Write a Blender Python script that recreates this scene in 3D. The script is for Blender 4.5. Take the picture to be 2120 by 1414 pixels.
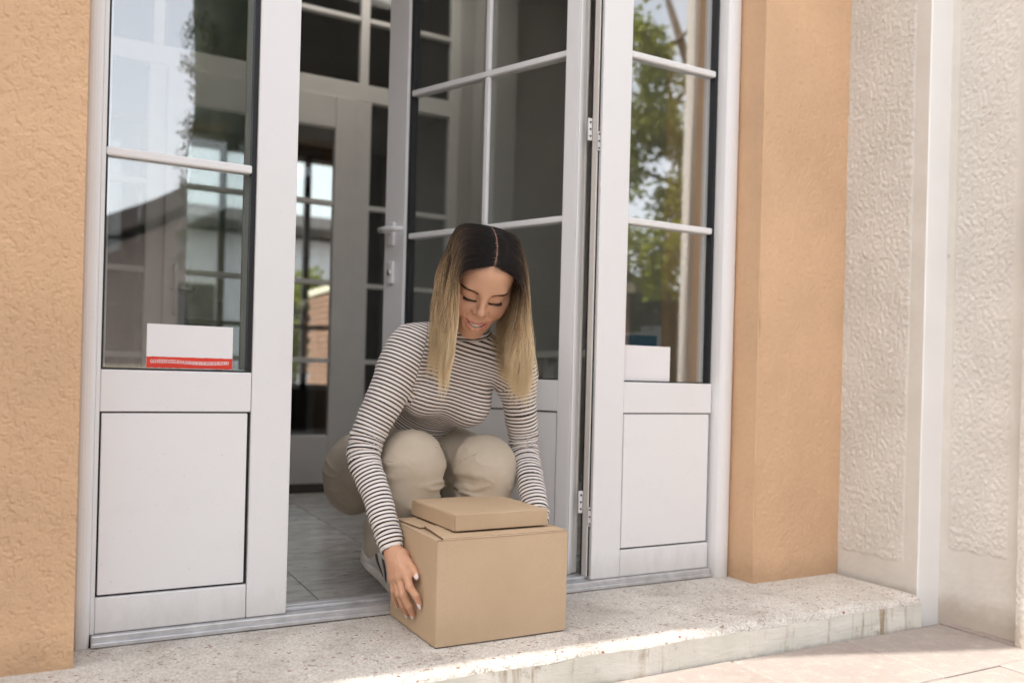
import bpy, bmesh, math, random
import numpy as np
from mathutils import Vector, Matrix

random.seed(7); rng = np.random.default_rng(7)
sc = bpy.context.scene
for o in list(bpy.data.objects): bpy.data.objects.remove(o)

# ------------------------------------------------------------------ camera, sky, sun, exposure
TH = math.radians(28.237)               # camera turned right of the facade normal
ROLL = math.atan(.0258)
camd = bpy.data.cameras.new('camera'); cam = bpy.data.objects.new('camera', camd)
sc.collection.objects.link(cam); sc.camera = cam
camd.sensor_width = 36; camd.lens = 36 * 1740 / 2120
camd.shift_y = (780 - 707) / 2120
camd.clip_start = .05; camd.clip_end = 400
fw = Vector((math.sin(TH), math.cos(TH), 0)); rt = Vector((math.cos(TH), -math.sin(TH), 0)); up = Vector((0, 0, 1))
r2 = rt * math.cos(ROLL) + up * math.sin(ROLL); u2 = -rt * math.sin(ROLL) + up * math.cos(ROLL)
M = Matrix((r2, u2, -fw)).transposed().to_4x4(); M.translation = (0, -2, .6)
cam.matrix_world = M
camd.dof.use_dof = True; camd.dof.focus_distance = 2.0; camd.dof.aperture_fstop = 2.0

SUN = Vector((-.62, .07, .78)).normalized()          # towards the sun
w = bpy.data.worlds.new('World'); sc.world = w; w.use_nodes = True
nt = w.node_tree; bg = nt.nodes['Background']
sky = nt.nodes.new('ShaderNodeTexSky'); sky.sky_type = 'NISHITA'; sky.sun_disc = False
sky.sun_elevation = math.asin(SUN.z); sky.sun_rotation = math.atan2(SUN.x, SUN.y)
sky.dust_density = 3.0; sky.air_density = 1.2
hs = nt.nodes.new('ShaderNodeHueSaturation'); hs.inputs['Saturation'].default_value = .32
tint = nt.nodes.new('ShaderNodeMix'); tint.data_type = 'RGBA'; tint.blend_type = 'MULTIPLY'
tint.inputs[0].default_value = 1; tint.inputs[7].default_value = (1.04, 1.0, .965, 1)
nt.links.new(sky.outputs[0], hs.inputs['Color']); nt.links.new(hs.outputs[0], tint.inputs[6])
nt.links.new(tint.outputs[2], bg.inputs['Color']); bg.inputs['Strength'].default_value = .15
sl = bpy.data.lights.new('sun', 'SUN'); sl.energy = 2.0; sl.angle = math.radians(.53); sl.color = (1, .95, .88)
so = bpy.data.objects.new('sun', sl); sc.collection.objects.link(so)
so.rotation_euler = (-SUN).to_track_quat('-Z', 'Y').to_euler()
vs = sc.view_settings; vs.view_transform = 'Standard'; vs.look = 'None'; vs.gamma = 1; vs.exposure = 1.86
sc.cycles.max_bounces = 9; sc.cycles.transparent_max_bounces = 20; sc.cycles.diffuse_bounces = 5
sc.cycles.use_denoising = True

# ------------------------------------------------------------------ helpers
COL = sc.collection
def tag(o, label=None, category=None, group=None, kind=None):
    for k, v in (('label', label), ("category", category), ('group', group), ('kind', kind)):
        if v: o[k] = v
    return o
def empty(name, loc=(0, 0, 0), **kw):
    o = bpy.data.objects.new(name, None); COL.objects.link(o); o.location = loc; o.empty_display_size = .1
    return tag(o, **kw)
def wmat(p):
    if p is None: return Matrix.Identity(4)
    return wmat(p.parent) @ p.matrix_parent_inverse @ Matrix.Translation(p.location) if p.parent else Matrix.Translation(p.location)
def wloc(p): return wmat(p).translation
def link(name, me, mat=None, parent=None, smooth=False, **kw):
    o = bpy.data.objects.new(name, me); COL.objects.link(o)
    if mat: me.materials.append(mat) if not me.materials else None
    if smooth: me.shade_smooth()
    if parent:
        o.parent = parent; o.matrix_parent_inverse = Matrix.Translation(-wloc(parent))
    return tag(o, **kw)
def mesh(name, v, f, mat=None, parent=None, smooth=False, **kw):
    me = bpy.data.meshes.new(name)
    me.from_pydata([tuple(map(float, q)) for q in v], [], [tuple(map(int, q)) for q in f]); me.update()
    return link(name, me, mat, parent, smooth, **kw)
def npmesh(name, v, f):
    """big meshes from numpy arrays (f: n x 3 or n x 4)"""
    v = np.asarray(v, np.float32); f = np.asarray(f, np.int32); k = f.shape[1]
    me = bpy.data.meshes.new(name)
    me.vertices.add(len(v)); me.vertices.foreach_set('co', v.ravel())
    me.loops.add(f.size); me.loops.foreach_set('vertex_index', f.ravel())
    me.polygons.add(len(f)); me.polygons.foreach_set('loop_start', np.arange(0, f.size, k, dtype=np.int32))
    me.update(calc_edges=True); me.validate()
    return me
def bm_box(bm, x, y, z, bev=0, seg=2, R=None):
    m = Matrix.Translation(((x[0]+x[1])/2, (y[0]+y[1])/2, (z[0]+z[1])/2)) @ Matrix.Diagonal((x[1]-x[0], y[1]-y[0], z[1]-z[0], 1))
    r = bmesh.ops.create_cube(bm, size=1, matrix=(R @ m) if R else m)
    if bev:
        es = list({e for v in r['verts'] for e in v.link_edges})
        bmesh.ops.bevel(bm, geom=es, offset=bev, segments=seg, affect='EDGES', profile=.5, clamp_overlap=True)
def box(name, x, y, z, mat, parent=None, bev=.0025, R=None, seg=2, **kw):
    bm = bmesh.new(); bm_box(bm, x, y, z, bev, seg, R)
    me = bpy.data.meshes.new(name); bm.to_mesh(me); bm.free()
    return link(name, me, mat, parent, False, **kw)
def boxes(name, lst, mat, parent=None, bev=.002, R=None, **kw):
    bm = bmesh.new()
    for b in lst: bm_box(bm, *b, bev, 1, R)
    me = bpy.data.meshes.new(name); bm.to_mesh(me); bm.free()
    return link(name, me, mat, parent, False, **kw)
def tube(name, pts, r, mat, parent=None, n=10, **kw):
    """tapered tube along a polyline"""
    pts = [Vector(p) for p in pts]; rs = r if isinstance(r, (list, tuple)) else [r]*len(pts)
    v, f = [], []
    prev = None
    for i, p in enumerate(pts):
        t = (pts[min(i+1, len(pts)-1)] - pts[max(i-1, 0)]).normalized()
        a = prev if prev is not None else (Vector((1, 0, 0)) if abs(t.x) < .8 else Vector((0, 1, 0)))
        a = (a - t*a.dot(t)).normalized(); b = t.cross(a); prev = a
        for k in range(n):
            g = 2*math.pi*k/n; v.append(p + (a*math.cos(g)+b*math.sin(g))*rs[i])
    for i in range(len(pts)-1):
        for k in range(n):
            f.append((i*n+k, i*n+(k+1) % n, (i+1)*n+(k+1) % n, (i+1)*n+k))
    f.append(tuple(range(n))[::-1]); f.append(tuple((len(pts)-1)*n+k for k in range(n)))
    return mesh(name, v, f, mat, parent, True, **kw)

_perm = np.random.default_rng(3).permutation(512).astype(np.int64)
_grad = np.random.default_rng(4).normal(size=(512, 3)); _grad /= np.linalg.norm(_grad, axis=1)[:, None]
def pn(x, y, z=0.):
    """vectorised gradient noise, about -1..1"""
    x, y, z = np.broadcast_arrays(np.asarray(x, float), np.asarray(y, float), np.asarray(z, float))
    xi, yi, zi = np.floor(x).astype(np.int64), np.floor(y).astype(np.int64), np.floor(z).astype(np.int64)
    fx, fy, fz = x-xi, y-yi, z-zi
    s = lambda t: t*t*t*(t*(t*6-15)+10)
    u, v_, w_ = s(fx), s(fy), s(fz)
    def g(i, j, k):
        h = _perm[(_perm[(_perm[(xi+i) & 511]+yi+j) & 511]+zi+k) & 511]
        q = _grad[h]
        return q[..., 0]*(fx-i)+q[..., 1]*(fy-j)+q[..., 2]*(fz-k)
    l = lambda a, b, t: a+(b-a)*t
    return 1.6*l(l(l(g(0,0,0), g(1,0,0), u), l(g(0,1,0), g(1,1,0), u), v_), l(l(g(0,0,1), g(1,0,1), u), l(g(0,1,1), g(1,1,1), u), v_), w_)
def sstep(a, b, x):
    t = np.clip((x-a)/(b-a), 0, 1); return t*t*(3-2*t)
def grid_mesh(name, O, U, V, nu, nv, disp, mat, parent=None, **kw):
    """a sheet O + u U + v V (u, v in metres along unit vectors) with real relief disp(u, v) along U x V"""
    O, U, V = map(np.array, (O, U, V)); lu, lv = np.linalg.norm(U), np.linalg.norm(V)
    N = np.cross(U/lu, V/lv)
    a, b = np.meshgrid(np.linspace(0, lu, nu), np.linspace(0, lv, nv), indexing='ij')
    d = disp(a, b)
    P = O + a[..., None]*(U/lu) + b[..., None]*(V/lv) + d[..., None]*N
    idx = np.arange(nu*nv).reshape(nu, nv)
    f = np.stack([idx[:-1, :-1], idx[1:, :-1], idx[1:, 1:], idx[:-1, 1:]], -1).reshape(-1, 4)
    return link(name, npmesh(name, P.reshape(-1, 3), f), mat, parent, True, **kw)

# ------------------------------------------------------------------ materials
class NT:
    def __init__(s, name):
        s.m = bpy.data.materials.new(name); s.m.use_nodes = True; s.t = s.m.node_tree
        s.b = s.t.nodes['Principled BSDF']; s.out = s.t.nodes['Material Output']
    def n(s, ty, ins=None, **at):
        q = s.t.nodes.new('ShaderNode'+ty)
        for k, v in at.items(): setattr(q, k, v)
        for k, v in (ins or {}).items():
            if isinstance(v, bpy.types.NodeSocket): s.t.links.new(v, q.inputs[k])
            else: q.inputs[k].default_value = v
        return q
    def set(s, **k):
        for a, v in k.items():
            a = {'base': 'Base Color', 'rough': 'Roughness', 'metal': 'Metallic', 'spec': 'Specular IOR Level', 'normal': 'Normal',
                 'sss': 'Subsurface Weight', 'sheen': 'Sheen Weight', 'coat': 'Coat Weight', 'sscale': 'Subsurface Scale'}.get(a, a)
            if isinstance(v, bpy.types.NodeSocket): s.t.links.new(v, s.b.inputs[a])
            else: s.b.inputs[a].default_value = (*v, 1) if isinstance(v, tuple) and len(v) == 3 else v
        return s
    def co(s, scale=(1, 1, 1), kind='Object'):
        c = s.n('TexCoord'); m = s.n('Mapping', {'Vector': c.outputs[kind], 'Scale': scale}); return m.outputs[0]
    def noise(s, v, scale, detail=3, rough=.55, dist=0):
        return s.n('TexNoise', {'Vector': v, 'Scale': scale, 'Detail': detail, 'Roughness': rough, 'Distortion': dist}).outputs[0]
    def ramp(s, x, stops, inter='LINEAR'):
        r = s.n('ValToRGB', {0: x}); e = r.color_ramp.elements; r.color_ramp.interpolation = inter
        while len(e) < len(stops): e.new(.5)
        for q, (p, c) in zip(e, stops):
            q.position = p; q.color = (*c, 1) if isinstance(c, tuple) else (c, c, c, 1)
        return r.outputs[0]
    def mix(s, f, a, b, mode='MIX'):
        q = s.n('Mix', data_type='RGBA', blend_type=mode)
        for i, v in ((0, f), (6, a), (7, b)):
            if isinstance(v, bpy.types.NodeSocket): s.t.links.new(v, q.inputs[i])
            else: q.inputs[i].default_value = (*v, 1) if isinstance(v, tuple) else v
        return q.outputs[2]
    def math(s, op, a, b=None, c=None):
        q = s.n('Math', operation=op)
        for i, v in enumerate((a, b, c)):
            if v is None: continue
            if isinstance(v, bpy.types.NodeSocket): s.t.links.new(v, q.inputs[i])
            else: q.inputs[i].default_value = v
        return q.outputs[0]
    def bump(s, h, strength=.3, dist=.002):
        return s.n('Bump', {'Height': h, 'Strength': strength, 'Distance': dist}).outputs[0]
    def attr(s, name, out='Fac'):
        return s.n('Attribute', attribute_name=name).outputs[out]
def plain(name, base, rough=.5, metal=0, var=.06, scale=8, bump=0, bs=60, **k):
    t = NT(name); c = t.co(); nz = t.noise(c, scale, 4)
    lo = tuple(max(0, x*(1-var)) for x in base); hi = tuple(min(1, x*(1+var)) for x in base)
    t.set(base=t.ramp(nz, [(.3, lo), (.7, hi)]), rough=rough, metal=metal, **k)
    if bump: t.set(normal=t.bump(t.noise(c, bs, 3), bump, .002))
    return t.m

M_ = {}
def mk_alu(name, base):
    t = NT(name); c = t.co(); st = t.noise(t.co((60, 60, 2)), 6, 3); d = t.noise(c, 9, 5, .6); sp = t.noise(c, 160, 2)
    col = t.mix(t.ramp(d, [(.55, 0.), (.8, .16)]), base, (.62, .60, .57))
    col = t.mix(t.ramp(sp, [(.70, 0.), (.78, .45)]), col, (.45, .40, .35))
    zz_o = t.n('SeparateXYZ', {0: c}).outputs[2]; gz = t.math('ADD', zz_o, t.math('MULTIPLY', t.noise(t.co((14, 14, 5)), 2, 5, .7), .12))
    col = t.mix(t.ramp(gz, [(.06, .55), (.16, 0.)]), col, (.50, .46, .41))
    t.set(base=col, rough=t.ramp(st, [(.3, .30), (.7, .42)]), spec=.5, normal=t.bump(st, .03, .001))
    return t.m
M_['white'] = mk_alu('white_aluminium', (.80, .795, .80))
M_['panel'] = mk_alu('white_panel', (.82, .815, .82))
M_['white_in'] = plain('white_interior_paint', (.70, .67, .63), .4, var=.04)
M_['alu'] = plain('bare_aluminium', (.62, .62, .63), .38, .6, .12, 30, .05, 120)
M_['steel'] = plain('brushed_steel', (.60, .58, .55), .35, .7, .1, 20)
M_['rubber'] = plain('black_rubber', (.008, .008, .010), .55)
M_['black'] = plain('black_plastic', (.012, .012, .014), .35)

def mk_stucco(name, base, groove):
    t = NT(name); c = t.co(); n1 = t.noise(c, 2.2, 4, .6); n2 = t.noise(c, 55, 4, .6); g = t.noise(c, 240, 2)
    b2 = tuple(x*.88 for x in base); b3 = tuple(min(1, x*1.07) for x in base)
    col = t.ramp(n1, [(.3, b2), (.7, b3)])
    z = t.n('SeparateXYZ', {0: t.n('TexCoord').outputs['Object']}).outputs[2]
    wob = t.math('ADD', z, t.math('MULTIPLY', t.noise(c, 14, 4), .10))
    col = t.mix(t.ramp(wob, [(.03, .55), (.13, 0.)]), col, (.34, .22, .13))       # splash dirt along the foot
    col = t.mix(t.math('MULTIPLY', t.ramp(n2, [(.35, 1.), (.5, 0.)]), .10), col, (.45, .27, .13))
    t.set(base=col, rough=.88, spec=.2, normal=t.bump(t.mix(.4, n2, g), groove, .003))
    return t.m
M_['stucco'] = mk_stucco('orange_stucco', (.73, .48, .295), .45)
M_['stucco_fine'] = mk_stucco('orange_plaster_fine', (.67, .445, .28), .35)
def mk_plaster():
    t = NT('white_plaster'); c = t.co(); n1 = t.noise(c, 5, 5, .65); n2 = t.noise(c, 130, 3)
    col = t.ramp(n1, [(.3, (.57, .54, .495)), (.7, (.66, .63, .585))])
    sp = t.n('TexVoronoi', {'Vector': c, 'Scale': 9.}).outputs['Distance']
    col = t.mix(t.math('MULTIPLY', t.ramp(sp, [(.045, 1.), (.075, 0.)]), .35), col, (.30, .22, .15))
    z = t.n('SeparateXYZ', {0: t.n('TexCoord').outputs['Object']}).outputs[2]
    wob = t.math('ADD', z, t.math('MULTIPLY', t.noise(c, 16, 4), .09))
    col = t.mix(t.ramp(wob, [(-.02, .7), (.06, 0.)]), col, (.40, .34, .28))
    t.set(base=col, rough=.9, spec=.2, normal=t.bump(n2, .18, .002)); return t.m
M_['plaster'] = mk_plaster()
M_['strip'] = plain('smooth_white_paint', (.82, .81, .80), .7, var=.03, scale=4, bump=.08, bs=90)
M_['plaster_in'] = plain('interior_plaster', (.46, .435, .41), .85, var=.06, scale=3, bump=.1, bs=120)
M_['plaster_dim_tone'] = plain('plaster_toned_dim', (.10, .09, .085), .85, var=.15, scale=2)  # dimness of the back room put into the plaster colour
t_ = NT('opal_acrylic'); t_.t.links.new(t_.n('BsdfTranslucent', {'Color': (.82, .81, .78, 1)}).outputs[0], t_.out.inputs['Surface']); M_['opal'] = t_.m
M_['ceiling'] = plain('ceiling_paint', (.66, .62, .57), .85)

def mk_glass(name, tintc=(.93, .95, .94), base=.07, gain=1.6):
    t = NT(name)
    tr = t.n('BsdfTransparent', {'Color': (*tintc, 1)}); gl = t.n('BsdfGlossy', {'Color': (.96, .97, .99, 1), 'Roughness': .0})
    bk = t.n('NewGeometry').outputs['Backfacing']     # both faces of a thin pane reflect like air to glass
    ior = t.n('Mix', {0: bk, 2: 1.52, 3: 1/1.52}, data_type='FLOAT').outputs[0]
    fr = t.n('Fresnel', {'IOR': ior}).outputs[0]
    wv = t.noise(t.co((1, 1, .6)), 1.4, 2)
    nb = t.bump(wv, .10, .02); t.t.links.new(nb, gl.inputs['Normal'])
    fac = t.math('MINIMUM', t.math('ADD', t.math('MULTIPLY', fr, gain), base), 1.0)
    mx = t.n('MixShader', {0: fac, 1: tr.outputs[0], 2: gl.outputs[0]})
    t.t.links.new(mx.outputs[0], t.out.inputs['Surface']); return t.m
M_['glass'] = mk_glass('window_glass', (.90, .92, .92), .17, 1.3)
M_['glass_in'] = mk_glass('inner_glass', (.86, .88, .88), .03, 1.2)
M_['glass_leaf'] = mk_glass('door_glass', (.92, .94, .93), .035, 1.2)

def mk_terrazzo():
    t = NT('terrazzo'); c = t.co(); n1 = t.noise(c, 3, 5, .65)
    base = t.ramp(n1, [(.3, (.50, .465, .42)), (.7, (.64, .605, .555))])
    v1 = t.n('TexVoronoi', {'Vector': t.co(), 'Scale': 330., 'Randomness': 1.})
    base = t.mix(t.math('MULTIPLY', t.ramp(v1.outputs['Color'], [(.22, 1.), (.38, 0.)]), .5), base, (.34, .295, .25))
    base = t.mix(t.math('MULTIPLY', t.ramp(v1.outputs['Color'], [(.62, 0.), (.7, 1.)]), .5), base, (.78, .76, .72))
    v2 = t.n('TexVoronoi', {'Vector': t.co((1, 1.5, 1)), 'Scale': 62., 'Randomness': 1.})
    pick = t.math('MULTIPLY', t.ramp(v2.outputs['Color'], [(.72, 0.), (.76, 1.)]), t.ramp(t.math('ADD', v2.outputs['Distance'], t.math('MULTIPLY', t.noise(c, 300, 2), .25)), [(.36, 1.), (.44, 0.)]))
    base = t.mix(pick, base, (.27, .115, .085))
    v3 = t.n('TexVoronoi', {'Vector': t.co((1, 1.3, 1)), 'Scale': 17., 'Randomness': 1.})
    pk = t.math('MULTIPLY', t.ramp(v3.outputs['Color'], [(.78, 0.), (.8, 1.)]), t.ramp(t.math('ADD', v3.outputs['Distance'], t.math('MULTIPLY', t.noise(c, 90, 3), .3)), [(.26, 1.), (.30, 0.)]))
    base = t.mix(t.math('MULTIPLY', pk, .7), base, (.34, .28, .27))
    dirt = t.noise(c, 7, 6, .7)
    base = t.mix(t.ramp(dirt, [(.48, 0.), (.72, .5)]), base, (.30, .25, .20))
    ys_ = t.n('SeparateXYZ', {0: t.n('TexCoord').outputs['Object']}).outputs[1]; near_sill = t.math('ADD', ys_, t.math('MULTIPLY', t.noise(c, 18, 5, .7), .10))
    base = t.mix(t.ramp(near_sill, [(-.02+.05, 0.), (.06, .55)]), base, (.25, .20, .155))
    crk = t.n('TexVoronoi', {'Vector': t.n('VectorMath', {0: t.co(), 1: t.n('TexNoise', {'Vector': t.co(), 'Scale': 9., 'Detail': 4.}).outputs[1]}, operation='ADD').outputs[0], 'Scale': 1.6}, feature='DISTANCE_TO_EDGE').outputs['Distance']
    base = t.mix(t.math('MULTIPLY', t.ramp(crk, [(.003, 1.), (.007, 0.)]), .6), base, (.16, .12, .09))
    t.set(base=base, rough=.78, spec=.3, normal=t.bump(t.mix(.5, v1.outputs['Distance'], t.noise(c, 260, 2)), .22, .002)); return t.m
M_['terrazzo'] = mk_terrazzo()
def mk_riser():
    t = NT('weathered_white_riser'); c = t.co(); n1 = t.noise(c, 6, 5, .65)
    base = t.ramp(n1, [(.3, (.66, .65, .57)), (.7, (.78, .76, .70))])
    drip = t.noise(t.co((26, 1, 2.2)), 1., 5, .7); blotch = t.noise(c, 5.5, 6, .7)
    mask = t.math('MULTIPLY', t.ramp(drip, [(.53, 0.), (.64, 1.)]), t.ramp(blotch, [(.42, 0.), (.57, 1.)]))
    base = t.mix(t.math('MULTIPLY', mask, .8), base, (.33, .235, .13))
    b2 = t.noise(c, 9, 8, .75); blot = t.math('MULTIPLY', t.ramp(b2, [(.56, 0.), (.64, 1.)]), t.ramp(blotch, [(.45, 0.), (.58, 1.)]))
    base = t.mix(t.math('MULTIPLY', blot, .7), base, (.17, .13, .09))
    sep = t.n('SeparateXYZ', {0: t.n('TexCoord').outputs['Object']})
    foot = t.math('ADD', sep.outputs[2], t.math('MULTIPLY', t.noise(c, 30, 4), .03))
    base = t.mix(t.ramp(t.math('ADD', foot, .10), [(.012, .75), (.034, 0.)]), base, (.24, .20, .16))
    t.set(base=base, rough=.85, spec=.2, normal=t.bump(t.noise(t.co((1, 1, 3)), 70, 5, .65), .35, .004)); return t.m
M_['riser'] = mk_riser()
def mk_paving():
    t = NT('paving_stone'); c = t.co(); n1 = t.noise(c, 2.0, 4, .6); n2 = t.noise(c, 190, 3, .7)
    info = t.n('ObjectInfo').outputs['Random']
    base = t.ramp(info, [(0, (.33, .26, .23)), (.5, (.37, .33, .30)), (1, (.35, .29, .26))])
    base = t.mix(.5, base, t.ramp(n1, [(.3, (.22, .19, .17)), (.7, (.44, .40, .37))]))
    base = t.mix(t.math('MULTIPLY', t.ramp(n2, [(.35, 1.), (.5, 0.)]), .55), base, (.25, .20, .17))
    base = t.mix(t.ramp(t.noise(c, 28, 4, .7), [(.5, 0.), (.7, .45)]), base, (.47, .41, .365))
    d = t.noise(c, 10, 6, .7); base = t.mix(t.ramp(d, [(.55, 0.), (.8, .5)]), base, (.30, .26, .22))
    t.set(base=base, rough=.85, spec=.25, normal=t.bump(t.mix(.5, n2, t.noise(c, 40, 4)), .4, .003)); return t.m
M_['paving'] = mk_paving()
M_['ground'] = plain('street_ground', (.34, .31, .28), .9, var=.2, scale=1.5, bump=.3, bs=40)
M_['joint'] = plain('joint_mortar', (.20, .18, .16), .95, var=.2, scale=30)
def mk_tile():
    t = NT('marbled_floor_tile'); c = t.co((1, 2.6, 1)); n = t.noise(c, 5, 8, .62, 1.2); n2 = t.noise(t.co((1, 3.4, 1)), 12, 7, .7, 1.)
    base = t.ramp(n, [(.30, (.27, .245, .22)), (.5, (.54, .51, .475)), (.72, (.72, .70, .67))])
    base = t.mix(t.math('MULTIPLY', t.ramp(n2, [(.55, 0.), (.64, 1.), (.70, 0.)]), .65), base, (.07, .055, .045))
    t.set(base=base, rough=.26, spec=.5); return t.m
M_['tile'] = mk_tile()
M_['grout'] = plain('tile_grout', (.30, .27, .24), .9)

def mk_card():
    t = NT('kraft_cardboard'); c = t.co(); f1 = t.noise(c, 420, 3, .7); n1 = t.noise(c, 4, 4); fl = t.noise(t.co((300, 300, 4)), 1, 2)
    base = t.ramp(n1, [(.3, (.49, .36, .235)), (.7, (.56, .42, .285))])
    base = t.mix(t.math('MULTIPLY', t.ramp(f1, [(.33, 1.), (.45, 0.)]), .30), base, (.34, .22, .12))
    base = t.mix(t.math('MULTIPLY', t.ramp(f1, [(.62, 0.), (.72, 1.)]), .25), base, (.70, .54, .38))
    sp = t.n('TexVoronoi', {'Vector': c, 'Scale': 45.}); pk = t.math('MULTIPLY', t.ramp(sp.outputs['Color'], [(.82, 0.), (.84, 1.)]), t.ramp(sp.outputs['Distance'], [(.05, 1.), (.08, 0.)]))
    base = t.mix(t.math('MULTIPLY', pk, .8), base, (.14, .09, .05))
    t.set(base=base, rough=.8, spec=.25, normal=t.bump(t.mix(.6, f1, fl), .08, .001)); return t.m
M_['card'] = mk_card()
M_['card_edge'] = plain('cardboard_cut_edge', (.17, .105, .06), .9, var=.4, scale=250)
M_['paper'] = plain('white_paper', (.82, .80, .81), .75, var=.015)
M_['red'] = plain('red_print', (.72, .045, .02), .6, var=.05)
M_['blue'] = plain('blue_card', (.05, .20, .36), .6)
M_['mat'] = plain('dark_doormat', (.03, .022, .018), .95, var=.3, scale=80, bump=.5, bs=200)
M_['roof'] = plain('dark_roof_tile', (.06, .05, .045), .8, var=.3, scale=4)
M_['pale'] = plain('pale_house_render', (.62, .62, .66), .85, var=.06)
M_['brownhouse'] = plain('brown_house_render', (.24, .20, .18), .85, var=.1)
M_['hedge'] = plain('hedge_core', (.012, .018, .008), .9)
M_['brick'] = plain('brick_clay', (.27, .155, .105), .85, var=.25, scale=12)
M_['coping'] = plain('pale_concrete_cap', (.62, .57, .44), .85)
M_['bark'] = plain('tree_bark', (.09, .07, .05), .9, var=.3, scale=20, bump=.6, bs=40)
def mk_leaf(name, c1, c2):
    t = NT(name); i = t.noise(t.co(), 1.7, 3)
    t.set(base=t.ramp(i, [(.35, c1), (.65, c2)]), rough=.6, spec=.3)
    tl = t.n('BsdfTranslucent', {'Color': (*[min(1, x*1.2) for x in c2], 1)})
    mx = t.n('MixShader', {0: .35, 1: t.b.outputs[0], 2: tl.outputs[0]}); t.t.links.new(mx.outputs[0], t.out.inputs['Surface'])
    return t.m
M_['leaf'] = mk_leaf('yellow_green_leaf', (.11, .14, .02), (.24, .25, .035))
M_['needle'] = mk_leaf('conifer_needle', (.018, .030, .014), (.05, .06, .025))
# ------------------------------------------------------------------ ground and step
GZ = -.085
gr = mesh('street', [(-90, -90, GZ-.022), (90, -90, GZ-.022), (90, -2.25, GZ-.022), (-90, -2.25, GZ-.022)], [(0, 1, 2, 3)], M_['ground'], kind='structure',
          label='pale street ground in front of the house', category='ground')
pv = box('pavement', (-6, 7), (-2.25, 1.0), (GZ-.2, GZ-.012), M_['joint'], kind='structure', bev=0, label='stone-slab pavement in front of the doorstep, partly in sun', category='pavement')
def slab_mesh(w_, d_, seed):
    bm = bmesh.new(); bm_box(bm, (0, w_), (0, d_), (-.05, 0), .004, 2)
    r = random.Random(seed)
    for v in bm.verts:
        v.co += Vector((r.uniform(-.0012, .0012), r.uniform(-.0012, .0012), r.uniform(-.0012, .0012) if v.co.z > -.02 else 0))
    me = bpy.data.meshes.new('paving_slab'); bm.to_mesh(me); bm.free(); me.materials.append(M_['paving']); return me
SM = [slab_mesh(.394, .294, k) for k in range(5)]
r_ = random.Random(5)
for j in range(6):
    for i in range(-3, 10):
        x = .4*i + (.2 if j % 2 else 0) - .13; y = -.436-.3*(j+1)
        o = link('paving_slab', SM[r_.randrange(5)], None, pv); o.location = (x, y, GZ + r_.uniform(-.003, .002)); o.rotation_euler = (0, 0, r_.uniform(-.006, .006))

STEP_Y = -.437
step = empty('doorstep', (1.0, STEP_Y, 0), kind='structure', label='low speckled terrazzo doorstep with a stained white riser', category='step')
# tread: terrazzo sheet with a worn, wavy, rounded front edge; riser under it
nx = 330; X0, X1 = -2.6, 2.19
xs = np.linspace(X0, X1, nx)
prof = [(.115, 0.), (-.05, 0.), (-.2, 0.), (-.30, 0.), (-.36, 0.), (-.395, -.0005), (-.412, -.002), (-.424, -.006), (-.431, -.012), (-.4355, -.020)]
fine = []
for (a, b) in zip(prof[:-1], prof[1:]):
    k = max(1, int(math.hypot(a[0]-b[0], a[1]-b[1])/.02))
    fine += [(a[0]+(b[0]-a[0])*q/k, a[1]+(b[1]-a[1])*q/k) for q in range(k)]
fine.append(prof[-1]); fine = np.array(fine)
Xg, Yg = np.meshgrid(xs, fine[:, 0], indexing='ij'); Zg = np.broadcast_to(fine[:, 1], Xg.shape).copy()
edge = sstep(-.36, -.43, Yg)
Zg = Zg + edge*(.0035*pn(Xg*7, 3.1) + .0025*pn(Xg*31, 8.2)) + .0012*pn(Xg*3, Yg*3)
Yg = Yg + edge*(.006*pn(Xg*5, 1.7) + .003*pn(Xg*23, 5.))
idx = np.arange(Xg.size).reshape(Xg.shape)
ff = np.stack([idx[:-1, :-1], idx[:-1, 1:], idx[1:, 1:], idx[1:, :-1]], -1).reshape(-1, 4)
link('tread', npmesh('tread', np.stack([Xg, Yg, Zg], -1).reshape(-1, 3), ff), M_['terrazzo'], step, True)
zs = np.linspace(-.020, GZ-.03, 26)
Xr, Zr = np.meshgrid(xs, zs, indexing='ij')
Yr = np.broadcast_to((Yg[:, -1])[:, None], Xr.shape) - .001 + .0025*pn(Xr*9, Zr*20) + .0012*pn(Xr*50, Zr*120) - .003*sstep(-.02, -.03, Zr)*0
Zr = Zr + (Zg[:, -1]+.020)[:, None]*sstep(-.08, -.02, Zr) + .0005
idx = np.arange(Xr.size).reshape(Xr.shape); ff = np.stack([idx[:-1, :-1], idx[:-1, 1:], idx[1:, 1:], idx[1:, :-1]], -1).reshape(-1, 4)
link('riser', npmesh('riser', np.stack([Xr, Yr, Zr], -1).reshape(-1, 3), ff), M_['riser'], step, True)

# ------------------------------------------------------------------ orange building
WY = -.125
bld = empty('building', (.9, 0, 0), label='orange stucco building front around the white entrance', category='building')
def worm(u, v):
    n = pn(u*82, v*52, 1.3); n2 = pn(u*120+7, v*75, 4.4); m = pn(u*46, v*36, 2.2); m2 = pn(u*52+3, v*44, 6.)
    g = np.exp(-(n/.13)**2)*sstep(.05, .22, m) + .8*np.exp(-(n2/.16)**2)*sstep(.10, .26, m2)
    return -.0018*np.clip(g, 0, 1) + .0005*pn(u*70, v*70, 9) + .0010*pn(u*200, v*200, 2) + .0012*pn(u*4, v*4)
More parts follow.
